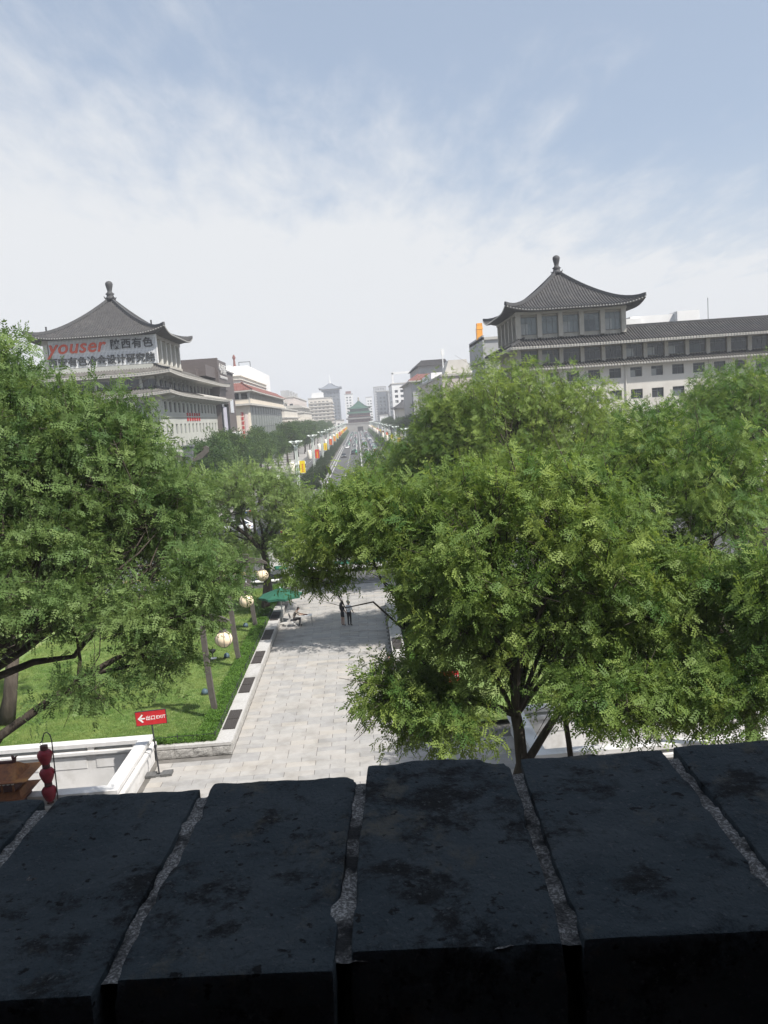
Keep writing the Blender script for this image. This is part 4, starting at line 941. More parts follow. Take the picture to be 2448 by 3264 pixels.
make_tree('pagoda_tree', (-10.9, 18.9, 0), sb([(-12.0, 26, 13.5, 2.9, 3.0, 3.8, 95), (-8.9, 27.6, 12.2, 2.6, 2.4, 3.0, 80), (-7.1, 28.6, 10.6, 1.65, 1.9, 2.5, 44), (-10.7, 25.6, 10.0, 3.0, 2.2, 1.8, 52), (-13, 23.1, 9.35, 2.9, 2.0, 2.1, 46),
           (-9.2, 24.2, 8.6, 1.9, 1.0, 0.6, 13, (-8.8, 23.7, 6.57)), (-6.3, 24.2, 8.2, 1.35, 0.9, 0.55, 13, (-7.14, 24.05, 7.35)), (-5.1, 24.9, 9.1, 0.8, 0.85, 0.8, 13, (-5.94, 24.4, 7.9)), (-6.5, 23.9, 6.75, 0.95, 0.5, 0.28, 6, (-7.14, 24.05, 7.35)), (-8.6, 23.4, 6.3, 0.6, 0.4, 0.32, 5, (-8.8, 23.7, 6.57))], .8), 11,
          'big pagoda tree filling the left edge with one long low branch over the lawn', gL, r0=0.24, trunk=[(-10.9, 18.9, 0), (-10.8, 18.9, 4.5), (-10.1, 19.4, 8.0)], rc=0.45, per=21,
          limbs_extra=[([(-10.85, 18.9, 4.6)]+near(LIMB_B, .52)[1:], [0.12, 0.112, 0.10, 0.085, 0.07, 0.056, 0.045, 0.03, 0.016]), (near([(-13.54, 36.5, 2.73), (-12.4, 36.6, 3.05), (-10.96, 36.6, 3.23), (-9.67, 36.8, 3.67), (-8.95, 37, 4.15)], .52), [0.065, 0.052, 0.04, 0.025, 0.01])])
make_tree('pagoda_tree', (-18.1, 38.7, 0.2), [(-18.6, 39.5, 8.0, 4.0, 3.4, 2.8, 52)], 12, 'pagoda tree rooted in the lawn behind the big left tree', gL, r0=0.36, trunk=[(-18.1, 38.7, 0.1), (-17.75, 38.8, 1.5), (-17.4, 39.2, 4.2)], rc=0.8, per=32)
make_tree('pagoda_tree', (-7.65, 57.3, 0.25), [(-7.6, 57.5, 9.2, 3.0, 2.8, 1.9, 36), (-10.4, 56.5, 7.8, 2.2, 2.0, 1.6, 20), (-5.0, 58.0, 7.2, 2.0, 2.0, 1.5, 18), (-9.6, 57.5, 5.4, 1.8, 1.6, 0.9, 12, (-8.13, 57.5, 5.83)), (-5.6, 57.5, 5.2, 1.6, 1.4, 0.9, 12), (-3.2, 57.5, 7.0, 2.0, 1.7, 1.3, 20)], 13,
          'forked pagoda tree with bare bent trunk beside the umbrella', gL, r0=0.27, trunk=[(-7.65, 57.5, 0.1), (-7.34, 58.0, 2.5), (-7.27, 58.2, 3.9), (-7.49, 58.0, 4.9)], rc=0.72, per=30, tint0=0.9,
          limbs_extra=[([(-7.45, 58, 4.7), (-8.13, 57.5, 5.83), (-9.19, 57, 6.76), (-10.0, 56.5, 7.6)], [0.15, 0.12, 0.09, 0.05]), ([(-7.48, 58, 4.8), (-7.08, 58.3, 6.2), (-6.55, 58.5, 7.3), (-7.3, 58.5, 8.25)], [0.13, 0.10, 0.08, 0.05])])
make_tree('pagoda_tree', (-14.5, 61, 0.25), [(-14.6, 61, 7.6, 3.6, 3.2, 3.0, 48)], 14, 'pagoda tree at the far side of the lawn behind the long branch', gL, r0=0.3, rc=0.8, per=32)
make_tree('pagoda_tree', (-27, 54, 0.25), [(-26.5, 54, 9.5, 5.0, 4.2, 4.0, 52)], 15, 'pagoda tree on the lawn half cut off by the left edge', gL, r0=0.35, per=32)
make_tree('small_tree', (-10.2, 65.0, 0.25), [(-10.2, 65, 3.3, 1.8, 1.6, 1.3, 16)], 16, 'small round tree by the lawn fence behind the lantern posts', gL, r0=0.09, rc=0.55, per=34, tint0=0.6)
# right hand cluster
make_tree('pagoda_tree', (3.0, 17.2, 0), [(3.6, 18.2, 10.5, 2.8, 2.2, 2.0, 105), (1.85, 17.9, 9.2, 0.9, 1.3, 1.2, 30, (0.97, 18.0, 8.34)), (0.5, 17.7, 7.6, 0.65, 0.9, 0.8, 14, (0.97, 18.0, 8.34)), (1.45, 17.4, 7.0, 0.9, 0.7, 0.65, 14, (0.97, 18.0, 8.34)), (5.9, 18.3, 8.3, 1.6, 1.3, 1.2, 34, (4.68, 17.7, 8.0)), (3.5, 17.8, 8.4, 1.6, 1.2, 0.7, 22), (7.3, 18.0, 7.1, 1.0, 0.8, 0.55, 13, (4.68, 17.7, 8.0)), (6.2, 18.0, 6.75, 1.6, 0.7, 0.45, 18, (4.68, 17.7, 8.0)), (5.0, 16.3, 7.5, 1.7, 0.6, 0.4, 16, (4.68, 17.7, 8.0)), (6.6, 17.8, 9.3, 1.4, 0.9, 0.8, 24, (4.68, 17.7, 8.0)), (-1.35, 20.0, 10.0, 0.5, 0.6, 0.3, 6, (0.75, 18.2, 8.8)), (-0.1, 20.0, 11.1, 1.25, 1.2, 0.8, 32, (0.75, 18.2, 8.8)), (1.0, 19.5, 11.4, 1.2, 1.1, 0.7, 22, (0.75, 18.2, 8.8))], 21,
          'nearest pagoda tree with several stems rising behind the brick parapet, right', gR, r0=0.16, per=24, rc=0.44, tint0=0.48, scale=(0.75, 1.15),
          trunk=[(2.7, 17.0, 0)]+near([(4.9, 28.6, -0.1), (5.17, 28.8, 0.6), (5.15, 29.0, 1.8), (5.06, 29.2, 2.6)], .6),
          limbs_extra=[(near([(5.17, 28.8, 0.4), (6.15, 29.0, 1.7), (6.95, 29.2, 2.65), (7.8, 29.5, 4.2)], .6), [0.10, 0.09, 0.066, 0.03]), (near([(7.28, 29.5, -1.5), (7.1, 29.5, 1.0), (6.95, 29.5, 2.4), (7.2, 29.7, 4.2)], .6), [0.072, 0.066, 0.06, 0.03]), (near([(5.06, 29.1, 2.4), (3.6, 29.6, 2.9), (2.38, 30, 3.6), (1.62, 30, 4.77), (1.18, 30, 5.4)], .6), [0.09, 0.08, 0.066, 0.05, 0.024]), ([(4.37, 17.7, 0), (4.37, 17.7, 4.57)], [0.09, 0.073])])
make_tree('pagoda_tree', (4.4, 48, 0), [(0.2, 47.5, 9.4, 0.7, 0.8, 1.5, 9), (0.6, 47.5, 7.4, 2.2, 2.2, 1.5, 26), (5.4, 48, 10.6, 3.2, 3.2, 4.0, 68), (2.8, 47, 6.4, 2.0, 2.0, 1.6, 20), (-2.0, 48, 6.9, 1.7, 1.8, 1.4, 20)], 22, 'pagoda tree shading the couple and the umbrella end of the path', gR, r0=0.3, per=36, rc=0.8, tint0=0.42)
make_tree('pagoda_tree', (9.8, 47, 0), [(8.2, 47, 12.0, 4.4, 4.2, 4.6, 80), (12.6, 48, 11.4, 3.8, 3.8, 4.0, 50)], 23, 'tall pagoda tree below the right pyramid roof, its crown the highest there', gR, r0=0.35, per=40, rc=0.95, tint0=0.62)
make_tree('pagoda_tree', (13.2, 27.2, 0), [(10.2, 26.8, 10.2, 3.1, 2.6, 3.0, 80), (8.7, 25.8, 7.6, 2.4, 1.8, 1.5, 34)], 24, 'broad pagoda tree in the middle of the right group', gR, r0=0.22, per=30, rc=0.6, tint0=0.32, trunk=[(13.2, 27.2, 0), (12.9, 27.1, 3.0), (11.8, 27.0, 6.2)])
make_tree('pagoda_tree', (21.5, 43, 0), [(21.8, 43.5, 11.0, 4.8, 4.2, 4.4, 85)], 25, 'dark pagoda tree reaching above the cream wing at the right edge', gR, r0=0.35, per=40, rc=0.95, tint0=0.18)
make_tree('pagoda_tree', (9.1, 17.1, 0), [(8.7, 16.8, 9.0, 1.1, 1.0, 1.2, 28), (7.5, 16.4, 7.5, 1.4, 0.8, 0.8, 34, (8.68, 17.0, 7.8))], 26, 'pagoda tree with dark limbs at the right edge above the white balustrade', gR, r0=0.15, per=22, rc=0.42, tint0=0.38, scale=(0.75, 1.15),
          trunk=[(9.2, 17.1, 0), (9.0, 17.1, 4.5), (8.68, 17, 7.8), (8.2, 17, 8.7), (7.9, 16.9, 9.2)])
make_tree('pagoda_tree', (3.5, 64, 0), [(2.6, 63.5, 8.6, 3.3, 3.0, 3.0, 50)], 27, 'pagoda tree by the road behind the couple on the path', gR, r0=0.28, per=34, rc=0.8, tint0=0.40)
make_tree('pagoda_tree', (10.5, 62, 0), [(10.5, 62, 11.5, 4.6, 4.0, 4.0, 60)], 28, 'farther pagoda tree behind the right group, below the grey wing', gR, r0=0.32, per=36, rc=1.0, tint0=0.3)
make_tree('pagoda_tree', (29, 60, 0), [(28.5, 60, 11.8, 5.6, 4.6, 3.6, 60)], 29, 'farthest pagoda tree at the right edge under the cream facade', gR, r0=0.32, per=34, rc=1.0, tint0=0.25)
make_tree('pagoda_tree', (16.5, 52, 0), [(16.5, 52, 9.6, 4.2, 3.6, 3.6, 56)], 30, 'low dark pagoda tree between the two tallest right crowns', gR, r0=0.3, per=34, rc=0.9, tint0=0.2)

# ------------------------------------------------------------------ avenue trees
ORD = ['first', 'second', 'third', 'fourth', 'fifth', 'sixth', 'seventh', 'eighth', 'ninth', 'tenth', 'eleventh', 'twelfth', 'thirteenth', 'fourteenth', 'fifteenth', 'sixteenth', 'seventeenth', 'eighteenth', 'nineteenth', 'twentieth',
       'twenty-first', 'twenty-second', 'twenty-third', 'twenty-fourth', 'twenty-fifth', 'twenty-sixth', 'twenty-seventh', 'twenty-eighth', 'twenty-ninth', 'thirtieth']
TT = []
for s in range(3):
    TT.append(make_tree('avenue_tree', (0, 0, 0), [(0, 0, 8.0, 3.9, 3.9, 4.3, 46)], 40+s, 'avenue tree', gS, r0=0.22, per=26, rc=1.15, tint0=0.35+0.1*s, twig=False))
used = [False]*3
def place_tree(i, x, y, s, rz, label, group):
    k = i % 3
    if not used[k]: o = TT[k]; used[k] = True
    else: o = copy_tree(TT[k])
    o.location = (x, y, 0); o.rotation_euler = (0, 0, rz); o.scale = (s, s, s*1.04); o['label'] = label; o['group'] = group
rt = random.Random(77)
for i in range(26): place_tree(i, -25.0+rt.uniform(-1.2, 1.2), 132+i*14.5+i*i*0.35+rt.uniform(-2, 2), rt.uniform(0.88, 1.1), rt.uniform(0, 6.3), f'dark green avenue tree, {ORD[i]} from the near end of the left row', 'avenue trees, left row')
for i in range(18): place_tree(i+1, 24.5+rt.uniform(-1, 1), 150+i*22+i*i*0.9+rt.uniform(-3, 3), rt.uniform(0.85, 1.05), rt.uniform(0, 6.3), f'dark green avenue tree, {ORD[i]} from the near end of the right row', 'avenue trees, right row')
for i in range(6): place_tree(i, -30.5+rt.uniform(-1, 1), 122+i*11, rt.uniform(0.7, 0.85), rt.uniform(0, 6.3), f'smaller avenue tree near the pale green block, {ORD[i]} from the crossing', 'trees before the pale green block')

# clipped shrub strips between carriageway and side roads
def strip(label, x0, x1, y0, y1, h, seed, ng, per, name='clipped_shrub_strip', tint=0.4, wav=0.5):
    rg = np.random.default_rng(seed); e = empty(name, ((x0+x1)/2, y0, 0), label, 'hedge'); n = int((x1-x0)*(y1-y0)*per)
    x = rg.uniform(x0, x1, n); y = rg.uniform(y0, y1, n); q = np.abs((x-(x0+x1)/2)/((x1-x0)/2))
    top = h*(1-0.55*q**4)*(1+wav*0.5*np.sin(y*0.9+np.sin(y*.37)*2)*np.cos(x*1.1))
    z = top*rg.random(n)**0.35; D = np.stack([rg.normal(size=n), rg.normal(size=n), np.abs(rg.normal(size=n))+.4], 1)
    scatter('foliage', np.stack([x, y, z], 1), dirs_to_rot(D), rg.uniform(.7, 1.3, n), np.clip(tint+rg.normal(size=n)*.25, 0, 1), ng, e)
    b = MB(); b.box(x0+.25*(x1-x0), x1-.25*(x1-x0), y0+.2, y1-.2, -0.05, h*.45); b.build('stems', m_bark, e); return e
strip('dark clipped shrubs along the left lamp row of the avenue', -13.4, -9.8, 150, 520, 2.3, 61, gD, 3.2)
strip('dark clipped shrubs along the right lamp row of the avenue', 10.2, 13.8, 200, 520, 2.3, 62, gD, 3.0)
strip('distant clipped shrubs left of the traffic near the tower', -13.4, -9.8, 522, 855, 2.3, 63, gS, 1.2)
strip('distant clipped shrubs right of the traffic near the tower', 10.2, 13.8, 522, 855, 2.3, 64, gS, 1.2)
rg = np.random.default_rng(9)
for i, (x, y, r) in enumerate([(-9.6, 211, 1.9), (-10.2, 192, 1.6), (-10.0, 168, 1.5)]):
    e = empty('round_shrub', (x, y, -0.05), f'ball shaped clipped shrub, {ORD[i]} from the tower end of the left strip', 'shrub'); n = 900; d = rg.normal(size=(n, 3)); d /= np.linalg.norm(d, axis=1, keepdims=True); d[:, 2] = np.abs(d[:, 2])*1.1
    scatter('foliage', np.array([x, y, 0.1])+d*r*(0.82+.2*rg.random((n, 1))), dirs_to_rot(d+rg.normal(size=(n, 3))*.3), rg.uniform(.6, 1, n), np.clip(.5+rg.normal(size=n)*.2, 0, 1), gD, e)
    b = MB(); b.lathe([(r*.6, 0), (r*.75, r*.4), (r*.5, r*.8), (.05, r*.9)], 8, (x, y, 0)); b.build('stems', m_bark, e)

# ------------------------------------------------------------------ lawns, low hedges
def lawn(name, x0, x1, y0, y1, seed, label, n, xv=None):
    nx, ny = 40, 40; mb = MB()
    for i in range(nx+1):
        for j in range(ny+1):
            x, y = x0+(x1-x0)*i/nx, y0+(y1-y0)*j/ny; mb.v.append((x, y, 0.22+0.05*mnoise.noise(Vector((x*.25, y*.25, seed)))))
    for i in range(nx):
        for j in range(ny): a = i*(ny+1)+j; mb.f.append((a, a+ny+1, a+ny+2, a+1)); mb.m.append(0)
    mb.build(name, m_lawn, kind='structure', smooth=True)
    rg = np.random.default_rng(seed); a, b_ = xv or (x0, x1); x = rg.uniform(a, b_, n); y = y0+.1+(y1-y0-.2)*rg.random(n)**1.3
    z = np.array([0.22+0.05*mnoise.noise(Vector((p*.25, q*.25, seed))) for p, q in zip(x, y)])
    pt = np.array([mnoise.noise(Vector((p*.45, q*.6, 5.1)))+.5*mnoise.noise(Vector((p*1.7, q*1.7, 1.3))) for p, q in zip(x, y)])
    R = np.stack([rg.normal(size=n)*.15, rg.normal(size=n)*.15, rg.uniform(0, 6.28, n)], 1)
    o = scatter('grass', np.stack([x, y, z-.005], 1), R, rg.uniform(.8, 1.5, n), np.clip(.45+pt*.8+rg.normal(size=n)*.22, 0, 1), gG); tag(o, label, 'grass')
lawn('lawn', -45, -7.6, 34.2, 67.0, 71, 'mown grass of the left lawn behind the planter wall', 60000, (-22, -7.6))
lawn('lawn', 2.3, 45, 34.2, 67.0, 72, 'mown grass of the right lawn under the trees', 16000, (2.4, 26))
def hedge(label, x0, x1, y0, y1, h, seed, per=420, tint=.5):
    rg = np.random.default_rng(seed); n = int(per*(x1-x0)*(y1-y0)); e = empty('low_hedge', ((x0+x1)/2, (y0+y1)/2, 0.2), label, 'hedge')
    x = rg.uniform(x0, x1, n); y = rg.uniform(y0, y1, n); top = np.array([h*(1+.28*mnoise.noise(Vector((p*2.2, q*2.2, seed)))+.1*mnoise.noise(Vector((p*7, q*7, seed)))) for p, q in zip(x, y)])
    z = 0.2+top*rg.random(n)**.4; D = np.stack([rg.normal(size=n), rg.normal(size=n), np.abs(rg.normal(size=n))+.5], 1)
    scatter('foliage', np.stack([x, y, z], 1), dirs_to_rot(D), rg.uniform(.7, 1.4, n), np.clip(tint+rg.normal(size=n)*.25, 0, 1), gH, e)
    b = MB(); b.box(x0+.08, x1-.08, y0+.08, y1-.08, 0.15, 0.2+h*.5); b.build('stems', m_bark, e)
hedge('bright green low hedge between the left planter wall and lawn', -7.85, -7.05, 33.9, 66, 0.5, 81)
hedge('low hedge along the lawn front behind the exit sign', -11.6, -7.05, 33.55, 34.15, 0.5, 82, 520)
hedge('low hedge behind the right planter wall under the trees', 1.85, 2.6, 34, 60, 0.5, 83, 260, .4)
# ------------------------------------------------------------------ planter walls with seat boards
def planter(label, x_in, x_out, y0, y1, side_to, seats, seed):
    """x_in is the plaza-side face, x_out the lawn side; a return runs along y0 to side_to"""
    e = empty('planter_wall', ((x_in+x_out)/2, y0, 0), label, 'wall'); r = random.Random(seed)
    off = wloc(e); lo, hi = min(x_in, x_out), max(x_in, x_out); sg = 1 if x_in > x_out else -1
    def blockm(w, d, h, rough_face):
        """split-faced block; its long rough face looks along -y"""
        mb = MB(); n = 7; k = 5
        for i in range(n+1):
            for j in range(k+1):
                u, v = i/n, j/k; q = min(u, 1-u, v, 1-v)*4
                mb.v.append(((u-.5)*w, -d/2-min(1, q)*(0.02+0.035*r.random()), v*h))
        for i in range(n):
            for j in range(k): a = i*(k+1)+j; mb.f.append((a, a+k+1, a+k+2, a+1)); mb.m.append(0)
        mb.box(-w/2, w/2, -d/2+.001, d/2, 0, h); return mb.mesh('stone_block', m_split)
    blocks = [blockm(0.79, 0.3, 0.43, True) for _ in range(5)]
    capm = MB().box(-0.36, 0.36, -0.595, 0.595, 0, 0.12).mesh('cap_stone', m_granite)
    y = y0+0.75
    while y < y1:
        o = obj('cap_stone', capm, e, Vector(((x_in+x_out)/2+0.02*sg, y, 0.43+r.uniform(-.003, .003)))-off); y += 1.2
    y = y0+0.72; 
    while y < y1:
        o = obj('stone_block', r.choice(blocks), e, Vector((x_in-0.17*sg, y, 0))-off); o.rotation_euler = (0, 0, math.pi/2*sg); y += 0.8
    x = x_in-0.42*sg
    while (x-side_to)*sg > 0:
        o = obj('stone_block', r.choice(blocks), e, Vector((x, y0+0.17, 0))-off)
        x -= 0.8*sg
    c2 = MB().box(-0.595, 0.595, -0.17, 0.17, 0, 0.12).mesh('cap_stone', m_granite); x = x_in-0.6*sg
    while (x-side_to)*sg > -0.3: obj('cap_stone', c2, e, Vector((x, y0+0.155, 0.43))-off); x -= 1.2*sg
    b = MB(); b.box(lo+.14, hi-.3, y0+.34, y1, 0, .425); b.build('core', m_split, e)
    pm = MB()
    for i in range(7): pm.box(-0.28+i*0.08, -0.28+i*0.08+0.07, -0.56, 0.56, 0, 0.035)
    pm.box(-0.28, 0.27, -0.5, -0.44, -0.012, -0.001); pm.box(-0.28, 0.27, 0.44, 0.5, -0.012, -0.001)
    pmm = pm.mesh('seat_board', m_pad)
    for a, b_ in seats:
        mid = (a+b_)/2
        for s in (-1, 1):
            o = obj('seat_board', pmm, e, Vector(((x_in+x_out)/2+.03*sg, mid+s*0.6, 0.565))-off)
    return e
planter('low granite planter wall with dark seat boards along the left of the path', -6.3, -7.0, 33.3, 58.5, -9.6, [(34.7, 37.1), (39.5, 41.9), (44.4, 46.8), (49.3, 51.7), (54.2, 56.6)], 1)
planter('granite planter wall with seat boards half hidden by leaves, right of the path', 1.05, 1.75, 34.0, 58.5, 2.6, [(35.4, 37.8), (40.2, 42.6), (45.1, 47.5)], 2)
# low iron fence between wall and hedge
fe = empty('low_iron_fence', (-7.02, 45, 0.4), 'knee high black iron fence between hedge and planter wall', 'fence')
pm = MB().cbox((0, 0, .25), (.035, .035, .5)).mesh('post', m_iron)
for i in range(16): obj('post', pm, fe, Vector((-7.02, 33.7+i*1.6, 0.42))-wloc(fe))
for i in range(3): obj('post', pm, fe, Vector((-7.02-(i+1)*1.6, 33.68, 0.42))-wloc(fe))
for z in (.55, .68, .82): MB().tube([(-11.5, 33.68, z), (-7.02, 33.68, z), (-7.02, 58, z)], 0.013, 4).build('rail', m_iron, fe)

# ------------------------------------------------------------------ white stair-head balustrades
def balustrade(label, xa, xb, y0, y1, open_side, tone=m_marble):
    """U-shaped stone parapet round the stair well: walls on y0, y1 and the inner end (xb)"""
    e = empty('stair_balustrade', ((xa+xb)/2, (y0+y1)/2, 0), label, 'balustrade'); off = wloc(e)
    s = 1 if xb > xa else -1; t = 0.5
    runs = [('y', y0, xa, xb), ('y', y1, xa, xb), ('x', xb, y0, y1)]
    for ax, c, a, b_ in runs:
        lo, hi = min(a, b_), max(a, b_)
        def bx(mb, l, h, d0, d1, z0, z1):
            if ax == 'y': mb.box(l, h, c+d0, c+d1, z0, z1)
            else: mb.box(c+d0, c+d1, l, h, z0, z1)
        # 'y' runs stop at the end run so that the corner belongs to the end run
        if ax == 'y':
            if s > 0: hi -= t/2+.004
            else: lo += t/2+.004
        else: lo -= t/2; hi += t/2
        bx(w := MB(), lo, hi, -t/2+.04, t/2-.04, -1.45, 0.72); w.build('base_wall', tone, e)
        bx(w := MB(), lo, hi, -t/2-.10, t/2+.10, 0.724, 0.84); w.build('lower_coping', tone, e)
        n = max(2, int((hi-lo)/1.9))
        for i in range(n+1):
            u = lo+(hi-lo)*i/n; u = min(max(u, lo+.14), hi-.14); bx(w := MB(), u-.13, u+.13, -t/2+.06, t/2-.06, 0.842, 1.0); w.build('post', tone, e)
        bx(w := MB(), lo, hi, -t/2, t/2, 1.002, 1.16); w.build('top_rail', tone, e)
        for i in range(n):
            u0 = lo+(hi-lo)*i/n+.2; u1 = lo+(hi-lo)*(i+1)/n-.2
            for sd in (-1, 1):
                bx(w := MB(), u0, u1, sd*(t/2-.04) if sd > 0 else -(t/2-.04)-.025, sd*(t/2-.04)+.025 if sd > 0 else -(t/2-.04), 0.12, 0.6); w.build('panel', tone, e)
    return e
balustrade('white stone parapet round the stairwell at lower left', -22, -9.75, 28.3, 33.0, -1)
balustrade('white stone parapet round the stairwell behind the right tree stems', 22, 5.75, 28.4, 33.0, 1)
for nm, xa, xb in (('stair_floor', -45, -9.8), ('stair_floor', 5.8, 45)):
    sheet(nm, [(xa, xb, 28.4, 33)], -1.44, m_granite, kind='structure')

# ------------------------------------------------------------------ exit signs
def exit_sign(label, x, y, rz, arrow_left):
    e = empty('exit_sign', (0, 0, 0), label, 'sign')
    b = MB(); b.cbox((-0.32, 0, .05), (0.42, 0.42, .1)); b.cbox((0.32, 0, .05), (0.42, 0.42, .1)); b.cbox((0, 0, .03), (.24, .3, .05)); b.build('base', mat('dark_stone', (0.09, 0.09, 0.09), (0.13, 0.13, 0.13), 8, .8), e)
    b = MB(); b.tube([(0, 0, .05), (-.015, 0, 1.2), (-.03, 0, 2.16)], .032, 8); b.cbox((-.012, 0, 1.22), (.1, .1, .1)); b.build('pole', m_iron, e)
    b = MB(); b.box(-.62, .57, -.03, .03, 2.15, 2.71); b.build('panel', m_red, e)
    b = MB(); b.box(-.635, .585, -.034, .034, 2.135, 2.15); b.box(-.635, .585, -.034, .034, 2.71, 2.725); b.box(-.635, -.62, -.034, .034, 2.15, 2.71); b.box(.57, .585, -.034, .034, 2.15, 2.71); b.build('edge_frame', m_iron, e)
    a = MB(); s = 1
    for p in ([(-.55, 2.43), (-.37, 2.60), (-.33, 2.57), (-.44, 2.43)], [(-.55, 2.43), (-.44, 2.43), (-.33, 2.29), (-.37, 2.26)], [(-.47, 2.455), (-.47, 2.405), (-.26, 2.405), (-.26, 2.455)]): a.prism(p, 'y', -.042, -.0305)
    a.build('arrow', m_whitepaint, e)
    text_obj('lettering', '出口', .195, m_whitepaint, e, (-.235, -.034, 2.36), (1, 0, 0), (0, 0, 1), .004, 0, .002, .98)
    text_obj('lettering', 'EXIT', .185, m_whitepaint, e, (.175, -.034, 2.372), (1, 0, 0), (0, 0, 1), .004, 0, .001, 1.0)
    e.location = (x, y, 0); e.rotation_euler = (0, RAD(-1.5), rz); return e
exit_sign('red exit sign with white arrow on a pole beside the planter corner', -9.0, 31.75, RAD(2), True)
e2_ = exit_sign('red exit sign half hidden among the leaves of the right tree', 3.35, 37.2, RAD(-4), True)
for ch in e2_.children:
    if ch.name.startswith(('panel', 'edge_frame', 'arrow', 'lettering')): ch.location.z -= 1.1
    if ch.name.startswith('pole'): ch.scale.z = 0.5

# ------------------------------------------------------------------ lantern posts on the lawn
m_globe = mat('cream_lantern', (0.80, 0.66, 0.46), (0.84, 0.72, 0.54), 2, .5)
def lantern_post():
    e = empty('lantern_post', (0, 0, 0), '', 'lamp')
    prof = [(0.40, 0.0, .10, .02), (0.22, 0.18, .12, .05), (0.10, 0.5, .13, .08), (0.03, 1.1, .135, .09), (-0.03, 2.2, .13, .09), (-0.08, 3.4, .125, .085), (-0.12, 4.5, .12, .08), (-0.15, 4.95, .11, .07)]
    b = MB()
    b.add([p for cx_, z, w, d in prof for p in ((cx_-w if z > .15 else -0.16, -d-.03, z), (cx_+w*.9, -d-.03, z), (cx_+w*.9, d+.03, z), (cx_-w if z > .15 else -0.16, d+.03, z))],
          [(i*4+k, i*4+(k+1) % 4, i*4+4+(k+1) % 4, i*4+4+k) for i in range(len(prof)-1) for k in range(4)]+[(0, 3, 2, 1), (28, 29, 30, 31)])
    b.build('post', m_bronze, e)
    for s, nm in ((-1, 'horn'), (1, 'horn')):
        pts = [(-.15, 5.02), (-.15+s*.5, 4.98), (-.15+s*.95, 4.86), (-.15+s*1.3, 4.66), (-.15+s*1.38, 4.5), (-.15+s*1.1, 4.58), (-.15+s*.6, 4.68), (-.15, 4.66)]
        b = MB(); b.prism(pts if s > 0 else pts[::-1], 'y', -.09, .09); b.build(nm, m_bronze, e)
    b = MB(); b.cbox((-.15, 0, 5.1), (.34, .34, .3), 0, 1.3); b.build('cap', m_bronze, e)
    cx_, cz_, R = .82, 3.78, .40
    g_ = MB(); g_.lathe([(R*math.sin(a)*1.0+.001, -R*.94*math.cos(a)) for a in [math.pi*k/14 for k in range(1, 14)]], 24, (cx_, 0, cz_)); l_ = g_.build('lantern', m_globe, e, smooth=True)
    b = MB()
    for k in range(8):
        a = k*math.pi/4+.2; b.tube([(cx_+math.cos(a)*(R+.01)*math.sin(t), math.sin(a)*(R+.01)*math.sin(t), cz_-(R*.94+.01)*math.cos(t)) for t in [math.pi*(.06+.88*j/10) for j in range(11)]], .012, 4)
    b.build('cage', m_bronze, l_)
    b = MB(); b.lathe([(.17, R*.9), (.19, R*.94), (.16, R*1.08), (.05, R*1.12)], 12, (cx_, 0, cz_)); b.lathe([(.06, -R*1.0), (.14, -R*.95), (.15, -R*.9)], 12, (cx_, 0, cz_)); b.tube([(cx_, 0, cz_+R), (cx_, 0, 4.72)], .025, 6)
    b.tube([(cx_+math.cos(a)*.1, 0, cz_+R*1.2+.1+math.sin(a)*.1) for a in [k*.7 for k in range(9)]], .018, 5); b.build('hanger', m_bronze, l_)
    return e
lp = lantern_post()
for i, (x, y, z) in enumerate([(-7.75, 37.2, .2), (-7.78, 45.2, .2), (-7.75, 52.7, .2), (-7.5, 61.0, .2)]):
    o = lp if i == 0 else copy_tree(lp); o.location = (x, y, z); o['label'] = f'bronze post with round cream lantern, {ORD[i]} from the viewer beside the hedge'; o['group'] = 'lantern posts beside the hedge'
# ground spotlights on the lawn
sp = empty('ground_spotlight', (0, 0, 0), '', 'spotlight')
MB().lathe([(.17, 0), (.18, .1), (.14, .2), (.06, .26), (.01, .27)], 12, (0, 0, .06)).build('hood', mat('blue_grey_metal', (0.06, 0.10, 0.125), (0.08, 0.12, 0.15), 4, .5), sp, smooth=True)
MB().lathe([(.2, 0), (.2, .05), (.1, .06)], 12).build('base', m_iron, sp)
for i, (x, y, l) in enumerate([(-8.8, 40.7, 'first'), (-8.7, 47.1, 'second'), (-8.55, 54.2, 'third'), (-9.7, 66.2, 'farthest')]):
    o = sp if i == 0 else copy_tree(sp); o.location = (x, y, .22); o['label'] = f'small blue grey ground spotlight on the lawn, {l} from the viewer'; o['group'] = 'ground spotlights on the lawn'
fl = empty('floodlight', (-9.45, 46.8, .22), 'white rimmed floodlight on a stalk standing on the lawn', 'floodlight')
b = MB(); b.tube([(-9.45, 46.8, .2), (-9.45, 46.8, .7)], .03, 6); b.build('stalk', m_iron, fl); b = MB(); b.lathe([(.08, 0), (.2, .12), (.21, .2)], 12, (-9.45, 46.8, .68)); b.build('head', m_iron, fl); b = MB(); b.lathe([(.17, 0), (.2, .02), (.15, .04)], 12, (-9.4, 46.7, .38)); b.build('rim', m_white, fl)

